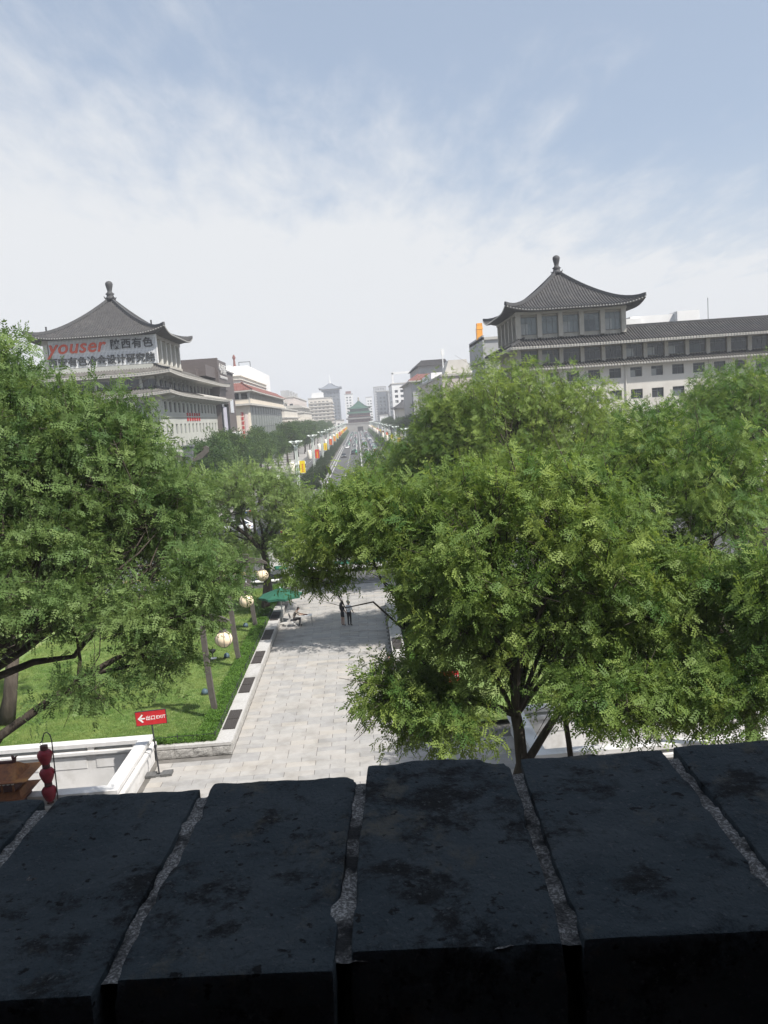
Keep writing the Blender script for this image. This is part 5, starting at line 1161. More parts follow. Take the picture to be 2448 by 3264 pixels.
# ------------------------------------------------------------------ tall mast with two horns near the crossing
ms = empty('horned_light_mast', (-14.5, 70, 0), 'tall grey light mast with two curled horns above the left trees', 'lamp')
b = MB(); b.tube([(-14.5, 70, 0), (-14.5, 70, 11.2)], [.2, .14], 10); b.build('pole', m_bronze, ms)
b = MB(); b.add([(-14.75, 69.8, 10.9), (-14.25, 69.8, 10.9), (-14.25, 70.2, 10.9), (-14.75, 70.2, 10.9), (-14.95, 69.7, 12.3), (-14.1, 69.7, 12.3), (-14.1, 70.3, 12.3), (-14.95, 70.3, 12.3)], [(3, 2, 1, 0), (4, 5, 6, 7), (0, 1, 5, 4), (1, 2, 6, 5), (2, 3, 7, 6), (3, 0, 4, 7)]); b.cbox((-14.52, 70, 12.38), (1.0, .75, .14)); b.build('head_box', mat('grey_lamp_box', (0.15, 0.155, 0.17), (0.18, 0.185, 0.2), 2, .5), ms)
for s in (-1, 1):
    pts = [(0, 10.95), (.35, 11.05), (1.0, 11.3), (1.45, 11.75), (1.5, 12.15), (1.3, 12.3), (1.05, 12.2), (1.18, 12.05), (.85, 11.75), (.35, 11.4), (0, 11.2)]
    pp = [(-14.5+s*a*1.15, z) for a, z in pts]; b = MB(); b.prism(pp if s > 0 else pp[::-1], 'y', 69.85, 70.15); b.build('horn', m_bronze, ms)

# ------------------------------------------------------------------ festival lanterns by the stairwell
m_silk = mat('red_silk', (0.27, 0.014, 0.03), (0.19, 0.010, 0.022), 6, .45)
m_dkred = mat('dark_red_trim', (0.06, 0.018, 0.018), (0.09, 0.03, 0.028), 6, .6)
hk = empty('lantern_hook_pole', (-11.62, 28.0, 0), 'thin dark pole with a shepherd hook beside the red lanterns', 'pole')
b = MB(); b.tube([(-11.62, 28.0, 0), (-11.58, 28.0, 1.5), (-11.56, 28.0, 3.2), (-11.60, 28.0, 3.42), (-11.70, 28.0, 3.53), (-11.80, 28.0, 3.48), (-11.86, 28.0, 3.32), (-11.90, 28.0, 3.2), (-11.96, 28.0, 3.16)], .022, 7); b.build('pole', m_iron, hk)
b = MB(); b.tube([(-11.93+.055*math.cos(a), 28.0, 3.12+.06*math.sin(a)) for a in [k*.7 for k in range(10)]], .008, 5); b.build('hook_ring', m_iron, hk)
ls = empty('red_lantern_string', (-11.84, 28.0, .9), 'string of three red ribbed festival lanterns hanging at lower left', 'lantern')
for k, z in enumerate((2.62, 1.95, 1.28)):
    R = .25; b = MB(); b.lathe([(.09, -.30), (.14, -.24), (.20, -.10), (.245, .06), (.245, .14), (.20, .22), (.13, .27)], 28, (-11.86, 28.0, z), 14, .05); b.build('lantern', m_silk, ls, smooth=True)
    c = MB(); c.lathe([(.12, .27), (.135, .30), (.13, .40), (.14, .42)], 14, (-11.86, 28.0, z)); c.lathe([(.12, -.36), (.1, -.30)], 14, (-11.86, 28.0, z)); c.build('collar', m_dkred, ls)
m_glaze = mat('amber_silk', (0.26, 0.095, 0.028), (0.15, 0.05, 0.02), 7, .4, c3=(0.42, 0.19, 0.045), s3=1.6, lo3=.52, hi3=.75)
m_bluetrim = mat('blue_trim', (0.03, 0.05, 0.10), (0.05, 0.08, 0.14), 6, .6)
pvn = empty('festival_pavilion_lantern', (-14.4, 28.0, 0), 'amber and dark red festival lantern shaped as a three-roofed pavilion at lower left', 'lantern')
for k, (z0, z1, w, rw, rz0, rz1) in enumerate([(0.0, .62, 1.75, 2.05, .62, .95), (.95, 1.42, 1.72, 1.95, 1.42, 1.66), (1.66, 2.0, 1.6, 2.15, 2.08, 2.52)]):
    b = MB(); b.box(-14.4-w, -14.4+w, 28.0-.5, 28.5, z0, z1); b.build('storey', m_dkred, pvn)
    b = MB()
    for i in range(9): x = -14.4-w+.02+i*(2*w-.1)/8; b.box(x, x+.06, 27.44, 27.499, z0, z1)
    b.build('mullions', m_glaze, pvn)
    b = MB(); b.box(-14.4-w-.05, -14.4+w+.05, 27.40, 27.43, z1-.02, z1+.06); b.box(-14.4-w-.02, -14.4+w+.02, 27.43, 28.55, z1+.002, z1+.06) ; b.build('frieze', m_bluetrim, pvn)
    b = MB()
    for i in range(22): x = -14.4-w+.08+i*(2*w-.1)/21; b.lathe([(.05, 0), (.06, .02), (.02, .07)], 7, (x, 27.38, z1-.03))
    b.build('white_bells', m_whitepaint, pvn, kind='stuff')
    b = MB(); inn = .45 if k == 2 else .28; tip = .1
    b.add([(-14.4-rw, 27.15, rz0+tip*.4), (-14.4+rw, 27.15, rz0+tip*.4), (-14.4+rw, 28.85, rz0+tip*.4), (-14.4-rw, 28.85, rz0+tip*.4), (-14.4-w+inn*.3, 27.6 if k < 2 else 27.95, rz1), (-14.4+w-inn*.1, 27.6 if k < 2 else 27.95, rz1), (-14.4+w-inn*.1, 28.4 if k < 2 else 28.05, rz1), (-14.4-w+inn*.3, 28.4 if k < 2 else 28.05, rz1),
           (-14.4-w-.15, 27.25, rz0-.03), (-14.4+w+.15, 27.25, rz0-.03), (-14.4+w+.15, 28.75, rz0-.03), (-14.4-w-.15, 28.75, rz0-.03)],
          [(8, 9, 5, 4), (9, 10, 6, 5), (10, 11, 7, 6), (11, 8, 4, 7), (0, 1, 9, 8), (1, 2, 10, 9), (2, 3, 11, 10), (3, 0, 8, 11), (4, 5, 6, 7), (0, 3, 2, 1)]); b.build('roof', m_glaze, pvn)
b = MB()
for s in (-1, 1): b.prism([(-14.4+s*1.35, 2.5), (-14.4+s*1.5, 2.5), (-14.4+s*1.52, 2.66), (-14.4+s*1.58, 2.76), (-14.4+s*1.46, 2.70), (-14.4+s*1.38, 2.78), (-14.4+s*1.40, 2.64)], 'y', 27.95, 28.05)
b.box(-15.9, -12.95, 27.93, 28.07, 2.5, 2.58); b.build('ridge', m_dkred, pvn)

# ------------------------------------------------------------------ avenue lamps with banners
m_lampgreen = mat('pale_green_lamp_paint', (0.60, 0.66, 0.60), (0.66, 0.71, 0.66), 2, .5)
m_shadepanel = mat('milky_lamp_panel', (0.66, 0.72, 0.66), (0.72, 0.77, 0.72), 2, .4)
m_yellow = mat('banner_yellow', (0.80, 0.62, 0.02), (0.76, 0.58, 0.02), 1, .6); m_bred = mat('banner_red', (0.62, 0.06, 0.04), (0.58, 0.05, 0.04), 1, .6)
m_borange = mat('banner_orange', (0.78, 0.36, 0.08), (0.74, 0.33, 0.07), 1, .6); m_bcream = mat('banner_cream', (0.80, 0.76, 0.68), (0.76, 0.71, 0.62), 1, .6)
def street_lamp(col, mark_m):
    e = empty('street_lamp', (0, 0, 0), '', 'lamp')
    b = MB()
    for x, y in ((-.22, -.12), (.22, -.12), (0, .22)): b.tube([(x, y, 0), (x, y, 8.9), (x*1.3, y*1.3, 9.4)], .085, 6)
    b.build('post', m_lampgreen, e)
    b = MB(); b.lathe([(.5, 0), (.5, .3), (.34, .6)], 8); b.lathe([(.34, 8.85), (.42, 8.95), (.34, 9.05)], 8); b.build('collar', m_lampgreen, e)
    b = MB()
    for k in range(6):
        a = k*math.pi/3+.3; c, s = math.cos(a), math.sin(a); b.tube([(c*.15, s*.15, 8.9), (c*.35, s*.35, 9.4), (c*.75, s*.75, 9.85)], .05, 5)
    b.build('arms', m_lampgreen, e)
    pm = MB(); pm.add([(.35, -.22, 0), (1.28, -.42, .42), (1.28, .42, .42), (.35, .22, 0), (.35, -.22, .2), (1.3, -.42, .58), (1.3, .42, .58), (.35, .22, .2)], [(3, 2, 1, 0), (4, 5, 6, 7), (0, 1, 5, 4), (1, 2, 6, 5), (2, 3, 7, 6), (3, 0, 4, 7)])
    pmm = pm.mesh('lamp_panel', m_shadepanel)
    for k in range(6): o = obj('lamp_panel', pmm, e, (0, 0, 9.75)); o.rotation_euler = (0, 0, k*math.pi/3+.3)
    b = MB(); b.box(.45, 1.5, -.03, .03, 4.2, 6.5); bn = b.build('banner', col, e)
    b = MB(); rr = random.Random(4)
    for k in range(5):
        z = 5.7-k*.32; b.box(.82, 1.15, -.04, -.031, z, z+.06); b.box(.82, 1.15, -.04, -.031, z+.12, z+.17); b.box(.95, 1.02, -.041, -.031, z-.05, z+.22)
    b.build('characters', mark_m, bn)
    b = MB(); b.lathe([(.42, 4.0), (.56, 4.3), (.6, 5.2), (.56, 6.1), (.42, 6.4)], 14, (-1.05, 0, 0)); b.build('drum_lantern', m_bcream, e, smooth=True)
    b = MB()
    for z in (4.15, 6.52): b.tube([(-1.1, 0, z+.05), (1.5, 0, z+.05)], .035, 5)
    b.build('banner_bracket', m_lampgreen, e); return e
LT = [street_lamp(m_yellow, m_bred), street_lamp(m_bred, m_yellow), street_lamp(m_borange, m_bred)]; lu = [False]*3
def place_lamp(k, x, y, label, group):
    if not lu[k]: o = LT[k]; lu[k] = True
    else: o = copy_tree(LT[k])
    o.location = (x, y, 0); o['label'] = label; o['group'] = group
pat = [0, 1, 0, 1, 2, 0, 1, 2, 0, 1, 2, 0, 0, 2, 0, 0]; cn = ['yellow', 'red', 'orange']
yl = [155, 212, 266, 320, 374, 428, 480, 530, 580, 630, 680, 728, 775, 820]
for i, y in enumerate(yl): place_lamp(pat[i], -12.0, y, f'street lamp with {cn[pat[i]]} banner, {ORD[i]} from the near end, left row', 'avenue lamps, left row')
for i, y in enumerate(yl): place_lamp(pat[(i+2) % 14], 12.2, y+4, f'street lamp with {cn[pat[(i+2) % 14]]} banner, {ORD[i]} from the near end, right row', 'avenue lamps, right row')
md = empty('median_fence', (0.3, 500, -.12), 'long pale fence along the middle of the avenue between the traffic lanes', 'fence')
b = MB(); b.box(.22, .38, 215, 850, .82, .92); b.box(.24, .36, 215, 850, .2, .28); b.build('rail', m_white, md)
b = MB()
for i in range(210): b.box(.22, .38, 215+i*3.02, 215.18+i*3.02, -.12, .82)
b.build('posts', m_white, md, kind='stuff')
sf = empty('side_railing', (-7.9, 300, -.12), 'thin pale railing along the left edge of the carriageway', 'fence')
b = MB(); b.box(-8.34, -8.3, 170, 420, .5, .55); b.build('rail', m_white, sf); b = MB()
for i in range(100): b.box(-8.34, -8.3, 170+i*2.5, 170.05+i*2.5, -.12, .5)
b.build('posts', m_white, sf, kind='stuff')
# low wall and white rail at the end of the lawn
lw = empty('lawn_end_wall', (-13, 67.2, 0), 'low dark stone wall with white rail at the far end of the lawn', 'wall')
b = MB(); b.box(-30, -7.6, 67.1, 67.4, 0, .75); b.build('stone_wall', mat('dark_ashlar', (0.10, 0.105, 0.11), (0.2, 0.2, 0.2), 6, .85, stretch=(1, 1, 5)), lw); b = MB(); b.box(-30, -7.5, 67.0, 67.48, .752, .85); b.box(-30, -16, 67.2, 67.26, 1.3, 1.36); b.build('white_rail', m_white, lw)

# ------------------------------------------------------------------ vehicles
m_carglass = mat('car_glass', (0.02, 0.025, 0.03), (0.03, 0.035, 0.04), 2, .08, spec=.6); m_tyre = mat('tyre', (0.02, 0.02, 0.02), (0.03, 0.03, 0.03), 5, .9); m_rim = mat('wheel_rim', (0.4, 0.4, 0.41), (0.5, 0.5, 0.5), 4, .35, metal=.8)
m_tail = mat('tail_lamp', (0.35, 0.01, 0.01), (0.4, 0.02, 0.02), 4, .3); m_head = mat('head_lamp', (0.7, 0.7, 0.7), (0.8, 0.8, 0.8), 4, .2)
CP = {'white': mat('car_white', (0.78, 0.78, 0.77), (0.74, 0.74, 0.73), 2, .25, spec=.6), 'silver': mat('car_silver', (0.42, 0.43, 0.44), (0.46, 0.47, 0.48), 2, .3, metal=.5), 'black': mat('car_black', (0.02, 0.02, 0.022), (0.03, 0.03, 0.03), 2, .2, spec=.6),
      'grey': mat('car_grey', (0.13, 0.135, 0.14), (0.15, 0.155, 0.16), 2, .3, metal=.4), 'green': mat('taxi_green', (0.04, 0.30, 0.15), (0.05, 0.34, 0.17), 2, .3, spec=.5), 'red': mat('car_red', (0.42, 0.03, 0.03), (0.45, 0.04, 0.03), 2, .25, spec=.6), 'blue': mat('car_blue', (0.05, 0.10, 0.28), (0.06, 0.12, 0.3), 2, .25, spec=.6)}
def loft(sections, closed=True):
    """sections: list of (y, [(x,z)...]) with equal counts"""
    mb = MB(); n = len(sections[0][1])
    for y, pts in sections:
        for x, z in pts: mb.v.append((x, y, z))
    for i in range(len(sections)-1):
        for k in range(n if closed else n-1): a = i*n+k; b = i*n+(k+1) % n; mb.f.append((a, b, b+n, a+n)); mb.m.append(0)
    mb.f.append(tuple(range(n))[::-1]); mb.m.append(0); e = (len(sections)-1)*n; mb.f.append(tuple(e+k for k in range(n))); mb.m.append(0); return mb
def carsec(w, z0, z1, r=.12): return [(-w+r*.5, z0), (w-r*.5, z0), (w, z0+r), (w+.03, (z0+z1)/2), (w-.02, z1-r), (w-r*1.4, z1), (-w+r*1.4, z1), (-w+.02, z1-r), (-w-.03, (z0+z1)/2), (-w, z0+r)]
def car_template(detail=True):
    """a saloon facing +y, 4.6 m long"""
    e = empty('car', (0, 0, 0), '', 'car')
    body = loft([(-2.3, carsec(.72, .38, .82)), (-2.2, carsec(.84, .28, .98)), (-1.5, carsec(.88, .22, 1.02)), (-.9, carsec(.89, .22, .98)), (.8, carsec(.89, .22, .94)), (1.5, carsec(.87, .22, .86)), (2.1, carsec(.80, .25, .74)), (2.3, carsec(.66, .34, .62))])
    roof = [(-1.05, 1.43), (.35, 1.45)]
    body.add([(-.58, -1.0, 1.44), (.58, -1.0, 1.44), (.60, .3, 1.47), (-.60, .3, 1.47), (-.56, -.95, 1.49), (.56, -.95, 1.49), (.58, .25, 1.52), (-.58, .25, 1.52)], [(4, 5, 6, 7), (0, 1, 5, 4), (1, 2, 6, 5), (2, 3, 7, 6), (3, 0, 4, 7)])
    for s in (-1, 1): # pillars
        for a, b_ in (((s*.80, -1.75, .98), (s*.6, -1.0, 1.46)), ((s*.83, -.35, .97), (s*.63, -.35, 1.47)), ((s*.8, 1.15, .9), (s*.6, .3, 1.48))): body.tube([a, b_], .045, 4)
    bo = body.build('body', CP['white'], e, smooth=False)
    gl = MB(); gl.add([(-.80, -1.8, .96), (.80, -1.8, .96), (.80, 1.2, .88), (-.80, 1.2, .88), (-.59, -1.0, 1.45), (.59, -1.0, 1.45), (.61, .3, 1.48), (-.61, .3, 1.48)], [(4, 5, 6, 7), (0, 1, 5, 4), (1, 2, 6, 5), (2, 3, 7, 6), (3, 0, 4, 7)]); gl.build('windows', m_carglass, e)
    if detail:
        wm = MB(); wm.tube([(-.1, 0, 0), (.1, 0, 0)], .32, 16); wmm = wm.mesh('wheel', m_tyre); rm = MB(); rm.tube([(-.11, 0, 0), (.11, 0, 0)], .2, 10); rmm = rm.mesh('rim', m_rim)
        for x in (-.80, .80):
            for y in (-1.4, 1.4): w_ = obj('wheel', wmm, e, (x, y, .32)); obj('rim', rmm, w_)
        for x in (-.6, .6): MB().cbox((x, 2.24, .62), (.34, .12, .14)).build('headlight', m_head, e); MB().cbox((x*1.08, -2.27, .82), (.3, .1, .16)).build('taillight', m_tail, e)
        MB().cbox((0, -2.31, .6), (.44, .03, .14)).build('number_plate', CP['blue'], e)
    else:
        MB().cbox((-.62, -2.27, .8), (.3, .1, .16)).build('taillight', m_tail, e); MB().cbox((.62, -2.27, .8), (.3, .1, .16)).build('taillight', m_tail, e)
        w_ = MB()
        for x in (-.80, .80):
            for y in (-1.4, 1.4): w_.tube([(x-.1, y, .32), (x+.1, y, .32)], .32, 8)
        w_.build('wheels', m_tyre, e)
    for ch in e.children:
        if ch.name.startswith('body'): ch.material_slots[0].link = 'OBJECT'; ch.material_slots[0].material = CP['white']
    return e
CN = car_template(True); CF = car_template(False); cu_ = {}
def place_car(tpl, x, y, rz, col, label, group):
    if tpl.name not in cu_: cu_[tpl.name] = 1; o = tpl
    else: o = copy_tree(tpl)
    o.location = (x, y, -.118); o.rotation_euler = (0, 0, rz); o['label'] = label; o['group'] = group
    for ch in o.children:
        if ch.name.startswith('body'): ch.material_slots[0].link = 'OBJECT'; ch.material_slots[0].material = CP[col]
rc_ = random.Random(21)
lanes = [('outer left', -6.0, math.pi, 390), ('inner left', -2.2, math.pi, 320), ('inner right', 2.6, 0, 176), ('outer right', 6.4, 0, 190)]
TENS = {20: 'twenty', 30: 'thirty', 40: 'forty', 50: 'fifty', 60: 'sixty'}; TENTH = {20: 'twentieth', 30: 'thirtieth', 40: 'fortieth', 50: 'fiftieth', 60: 'sixtieth'}
def ordinal(i):
    n = i+1
    if n <= 20: return ORD[i]
    t = n//10*10; return TENTH[t] if n % 10 == 0 else TENS[t]+'-'+ORD[n % 10-1]
for nm, x, rz, y0 in lanes:
    y = y0; i = 0
    while y < 845:
        c = rc_.choices(['white', 'silver', 'black', 'grey', 'green', 'red', 'blue'], [9, 5, 3, 3, 4, 1, 1])[0]
        if nm == 'inner right' and i in (0, 3): c = 'white'
        place_car(CF, x+rc_.uniform(-.3, .3), y, rz+rc_.uniform(-.03, .03), c, f'{c} car, {ordinal(i)} from the near end of the {nm} avenue lane', f'cars queueing in the {nm} lane')
        y += rc_.uniform(6.6, 11.5)*(1.0 if y < 520 else 1.45); i += 1
for (x, y, rz, c, l) in [(-17.2, 108.5, RAD(75), 'white', 'white car with dark wheels crossing the junction behind the bare tree fork'), (-26.2, 138.5, RAD(80), 'white', 'white car on the far left of the junction near the trees'), (-15.6, 139, RAD(5), 'silver', 'silver car turning out of the side road at the junction'),
                         (-19.6, 237, RAD(178), 'white', 'white car parked beside the second street lamp'), (-5.9, 300, math.pi, 'grey', 'dark car near the white edge railing of the avenue'), (-9.0, 118, RAD(60), 'green', 'green taxi at the middle of the junction'), (-4.0, 129.5, RAD(15), 'green', 'green taxi leaving the junction for the avenue'),
                         (4.0, 150, 0, 'green', 'green taxi entering the right carriageway behind the leaves'), (-30, 116, RAD(85), 'white', 'white car at the left of the junction seen through leaves'), (-23, 103, RAD(88), 'silver', 'silver car crossing the junction left of the bare tree fork'), (-12.5, 99, RAD(92), 'black', 'black car in the junction behind the forked tree'), (-6, 106, RAD(91), 'white', 'white car in mid junction behind the far bus'), (-36, 100, RAD(90), 'grey', 'grey car entering the junction far left'), (-19, 128, RAD(20), 'black', 'black car waiting at the mouth of the left side road')]:
    place_car(CN, x, y, rz, c, l, None) if False else place_car(CN, x, y, rz, c, l, 'cars around the junction')
m_buswhite = mat('bus_white', (0.76, 0.76, 0.74), (0.72, 0.72, 0.70), 1.5, .35, spec=.5); m_busband = mat('bus_green_band', (0.05, 0.22, 0.15), (0.06, 0.25, 0.17), 1, .4)
def bus(label, x, y, rz, length=11.5, h=3.1, band=None, front=True):
    e = empty('bus', (0, 0, 0), label, 'bus'); w = 1.25; L2 = length/2
    def s(wd, z0, z1): return [(-wd, z0), (wd, z0), (wd, z0+.3), (wd, z1-.35), (wd-.06, z1-.12), (wd-.3, z1), (-wd+.3, z1), (-wd+.06, z1-.12), (-wd, z1-.35), (-wd, z0+.3)]
    loft([(-L2, s(w-.08, .4, h-.1)), (-L2+.2, s(w, .32, h)), (L2-.3, s(w, .32, h)), (L2, s(w-.1, .4, h-.15))]).build('body', m_buswhite, e)
    g = MB()
    n = int(length/1.5)
    for i in range(n):
        yy = -L2+.6+i*(length-1.4)/n
        for sx in (-1, 1): pm = MB(); pm.box(sx*w-.012 if sx < 0 else w-.012, sx*w+.012 if sx > 0 else -w+.012, yy, yy+(length-1.4)/n-.12, 1.35, 2.45); pm.build('side_window', m_carglass, e)
    MB().box(-w+.14, w-.14, L2-.015, L2+.02, 1.15, 2.6).build('windscreen', m_carglass, e); MB().box(-w+.25, w-.25, -L2-.02, -L2+.015, 1.5, 2.5).build('rear_window', m_carglass, e)
    b = MB(); b.box(-.8, .8, -L2*.55, -L2*.1, h+.003, h+.24); b.box(-.6, .6, L2*.2, L2*.45, h+.003, h+.18); b.build('roof_unit', m_buswhite, e)
    for sx in (-1, 1): MB().box(sx*(w+.004)-.008, sx*(w+.004)+.008, -L2+.3, L2-.4, .75, 1.1).build('side_band', band or m_busband, e); MB().cbox((sx*(w+.22), L2+.05, 2.2), (.16, .12, .4)).build('mirror', m_iron, e)
    wmm = MB().tube([(-.14, 0, 0), (.14, 0, 0)], .48, 14).mesh('wheel', m_tyre)
    for yy in (-L2*.55, L2*.55):
        for sx in (-1, 1): obj('wheel', wmm, e, (sx*(w-.15), yy, .48))
    e.location = (x, y, -.118); e.rotation_euler = (0, 0, rz); return e
bus('white city bus nearest the plaza, seen through the leaves beyond the umbrella', -2.9, 74.5, RAD(92), 12)
bus('white city bus on the far lane behind the nearest bus', 0.2, 90.0, RAD(90), 12)
bus('white van-like bus at the left of the junction behind the trees', -29.0, 124, RAD(95), 7.5, 2.7)
bus('pink and white bus in the left side road by the first street lamp', -17.6, 172, math.pi, 10.5, 3.1, mat('bus_pink_band', (0.6, 0.25, 0.32), (0.55, 0.22, 0.3), 1, .4))
bus('dark fronted bus in the left side road by the second street lamp', -16.4, 222, math.pi, 10.5, 3.1)
sg_ = empty('white_ticket_kiosk', (-7.9, 71.5, -.02), 'white kiosk frame beside the bus at the plaza edge', 'kiosk')
b = MB(); b.box(-9.3, -6.5, 70.6, 72.2, 2.35, 2.55); b.build('roof', m_white, sg_)
for x in (-9.2, -6.6):
    for y in (70.7, 72.1): MB().box(x-.05, x+.05, y-.05, y+.05, -.12, 2.35).build('post', m_white, sg_)
b = MB(); b.box(-9.15, -8.9, 70.68, 70.74, .1, 1.5); b.box(-7.0, -6.65, 70.68, 70.74, .1, 1.5); b.build('panel', m_white, sg_)

# ------------------------------------------------------------------ umbrella, table, chair
um = empty('green_parasol', (-6.15, 55.6, 0), 'green parasol on a white pole at the left of the path', 'parasol')
b = MB(); n = 8
for i in range(n):
    a0, a1 = 2*math.pi*i/n+.3, 2*math.pi*(i+1)/n+.3; R = 1.55; cx_, cy_ = -5.6, 56.0
    mid = ((math.cos(a0)+math.cos(a1))/2*R*.93, (math.sin(a0)+math.sin(a1))/2*R*.93)
    b.add([(cx_, cy_, 2.55), (cx_+math.cos(a0)*R, cy_+math.sin(a0)*R, 2.02), (cx_+mid[0], cy_+mid[1], 2.05), (cx_+math.cos(a1)*R, cy_+math.sin(a1)*R, 2.02), (cx_+math.cos(a0)*R, cy_+math.sin(a0)*R, 1.88), (cx_+mid[0], cy_+mid[1], 1.9), (cx_+math.cos(a1)*R, cy_+math.sin(a1)*R, 1.88)], [(0, 1, 2), (0, 2, 3), (1, 4, 5, 2), (2, 5, 6, 3)])
b.build('canopy', mat('parasol_green', (0.02, 0.10, 0.065), (0.03, 0.13, 0.085), 2, .7), um)
MB().tube([(-5.6, 56, .1), (-5.6, 56, 2.6)], .04, 8).build('pole', m_white, um); MB().lathe([(.38, 0), (.38, .09), (.08, .14)], 12, (-5.6, 56, 0)).build('base', mat('concrete_base', (0.4, 0.39, 0.37), (0.45, 0.44, 0.42), 4, .9), um)
b = MB()
for k in range(8): a = k*math.pi/4+.3; b.tube([(-5.6, 56, 2.45), (-5.6+math.cos(a)*1.5, 56+math.sin(a)*1.5, 2.0)], .012, 4)
b.build('ribs', m_white, um)
um.location.x -= 0.55; um.location.y -= 0.7
tb_ = empty('folding_table', (-4.45, 54.3, 0), 'small white folding table with papers in front of the seated man', 'table')
MB().box(-4.85, -4.05, 54.0, 54.6, .7, .74).build('table_top', m_white, tb_)
for x in (-4.8, -4.1):
    for y in (54.05, 54.55): MB().tube([(x, y, .7), (x+.06*(1 if x > -4.4 else -1), y, 0)], .015, 5).build('leg', m_rim, tb_)
MB().cbox((-4.5, 54.35, .756), (.3, .22, .03), .3).build('paper_pad', m_dkred, tb_)
ch_ = empty('folding_chair', (-5.3, 54.35, 0), 'dark metal folding chair under the seated man', 'chair')
MB().box(-5.52, -5.08, 54.13, 54.57, .43, .46).build('seat', m_iron, ch_); MB().add([(-5.52, 54.13, .62), (-5.52, 54.57, .62), (-5.62, 54.57, .92), (-5.62, 54.13, .92), (-5.5, 54.13, .62), (-5.5, 54.57, .62), (-5.6, 54.57, .92), (-5.6, 54.13, .92)], [(0, 1, 2, 3), (4, 7, 6, 5), (0, 4, 5, 1), (2, 6, 7, 3), (0, 3, 7, 4), (1, 5, 6, 2)]).build('backrest', m_iron, ch_)
for y in (54.15, 54.55):
    MB().tube([(-5.62, y, .92), (-5.5, y, .45), (-5.02, y, 0)], .014, 5).build('leg', m_rim, ch_); MB().tube([(-5.12, y, .45), (-5.55, y, 0)], .014, 5).build('leg', m_rim, ch_)
# ------------------------------------------------------------------ people
m_skin = mat('skin', (0.42, 0.26, 0.18), (0.46, 0.29, 0.21), 6, .6); m_hair = mat('black_hair', (0.012, 0.011, 0.011), (0.02, 0.018, 0.018), 20, .45)
def person(label, J, E, mats, rule, face, hair, extra=None, group=None):
    """J: name -> (pos, radius); E: bones; one continuous skinned surface with cloth and skin regions chosen by 'rule' on rest position"""
    names = list(J); me = bpy.data.meshes.new('body'); me.from_pydata([J[n][0] for n in names], [(names.index(a), names.index(b)) for a, b in E], [])
    t = bpy.data.objects.new('body_tmp', me); COL.objects.link(t); md = t.modifiers.new('s', 'SKIN'); md.use_smooth_shade = True
    for i, n in enumerate(names): r = J[n][1]; me.skin_vertices[0].data[i].radius = r if isinstance(r, tuple) else (r, r)
    me.skin_vertices[0].data[names.index('pelvis')].use_root = True
    t.modifiers.new('d', 'SUBSURF').levels = 2; t.modifiers['d'].render_levels = 2
    dg = bpy.context.evaluated_depsgraph_get(); m2 = bpy.data.meshes.new_from_object(t.evaluated_get(dg)); bpy.data.objects.remove(t)
    m2.materials.clear()
    for q in mats: m2.materials.append(q)
    seg = [(np.array(J[a][0]), np.array(J[b][0]), a+'-'+b) for a, b in E]
    for p in m2.polygons:
        c = np.array(p.center); best = min(seg, key=lambda s: np.linalg.norm(c-(s[0]+(s[1]-s[0])*np.clip(np.dot(c-s[0], s[1]-s[0])/max(1e-9, np.dot(s[1]-s[0], s[1]-s[0])), 0, 1))))
        p.material_index = rule(best[2], c)
        p.use_smooth = True
    base = Vector((J['pelvis'][0][0], J['pelvis'][0][1], 0)); e = empty('person', base, label, 'person', group)
    m2.transform(Matrix.Translation(-base)); obj('body', m2, e)
    hd = Vector(J['head'][0]); f = Vector(face).normalized(); side = f.cross(Vector((0, 0, 1))).normalized(); up = side.cross(f)
    # facial features
    b = MB()
    for s in (-1, 1): c = hd+f*.088+side*s*.034+up*.012; b.lathe([(.001, -.008), (.011, 0), (.001, .008)], 6, tuple(c))
    b.build('eyes', m_hair, e)
    b = MB(); c = hd+f*.092-up*.012; b.add([tuple(c+up*.03), tuple(c+side*.016-up*.015), tuple(c-side*.016-up*.015), tuple(c+f*.024-up*.012)], [(0, 1, 3), (0, 3, 2), (1, 2, 3)]); c = hd-f*.005
    for s in (-1, 1): q = c+side*s*.082; b.lathe([(.005, -.03), (.018, 0), (.01, .03)], 6, tuple(q))
    b.build('nose_and_ears', m_skin, e)
    b = MB(); c = hd+f*.09-up*.055; b.add([tuple(c+side*.025), tuple(c-side*.025), tuple(c-side*.02-up*.01), tuple(c+side*.02-up*.01)], [(0, 1, 2, 3)]); b.build('mouth', m_dkred, e)
    h = MB(); nn = 12
    for i in range(7):
        ph = math.pi*.62*i/6
        for k in range(nn):
            a = 2*math.pi*k/nn; d = (f*math.cos(a)+side*math.sin(a))*math.sin(ph)+up*math.cos(ph); fr = max(0, d.dot(f))
            if i >= 4 and fr > .3: d = (f*math.cos(a)*.2+side*math.sin(a))*math.sin(ph)*.9+up*math.cos(ph)
            h.v.append(tuple(hd+up*.012-f*.012+Vector((d.x*.108, d.y*.108, d.z*.125))))
    for i in range(6):
        for k in range(nn): a = i*nn+k; b_ = i*nn+(k+1) % nn; h.f.append((a, b_, b_+nn, a+nn)); h.m.append(0)
    if hair == 'long': h.tube([hd-f*.07+up*.03, hd-f*.10-up*.12, hd-f*.12-up*.30, hd-f*.12-up*.42], [.095, .105, .10, .05], 8)
    h.build('hair', m_hair if hair != 'grey' else mat('grey_hair', (0.2, 0.19, 0.18), (0.25, 0.24, 0.22), 10, .6), e, smooth=True)
    if extra: extra(e)
    return e
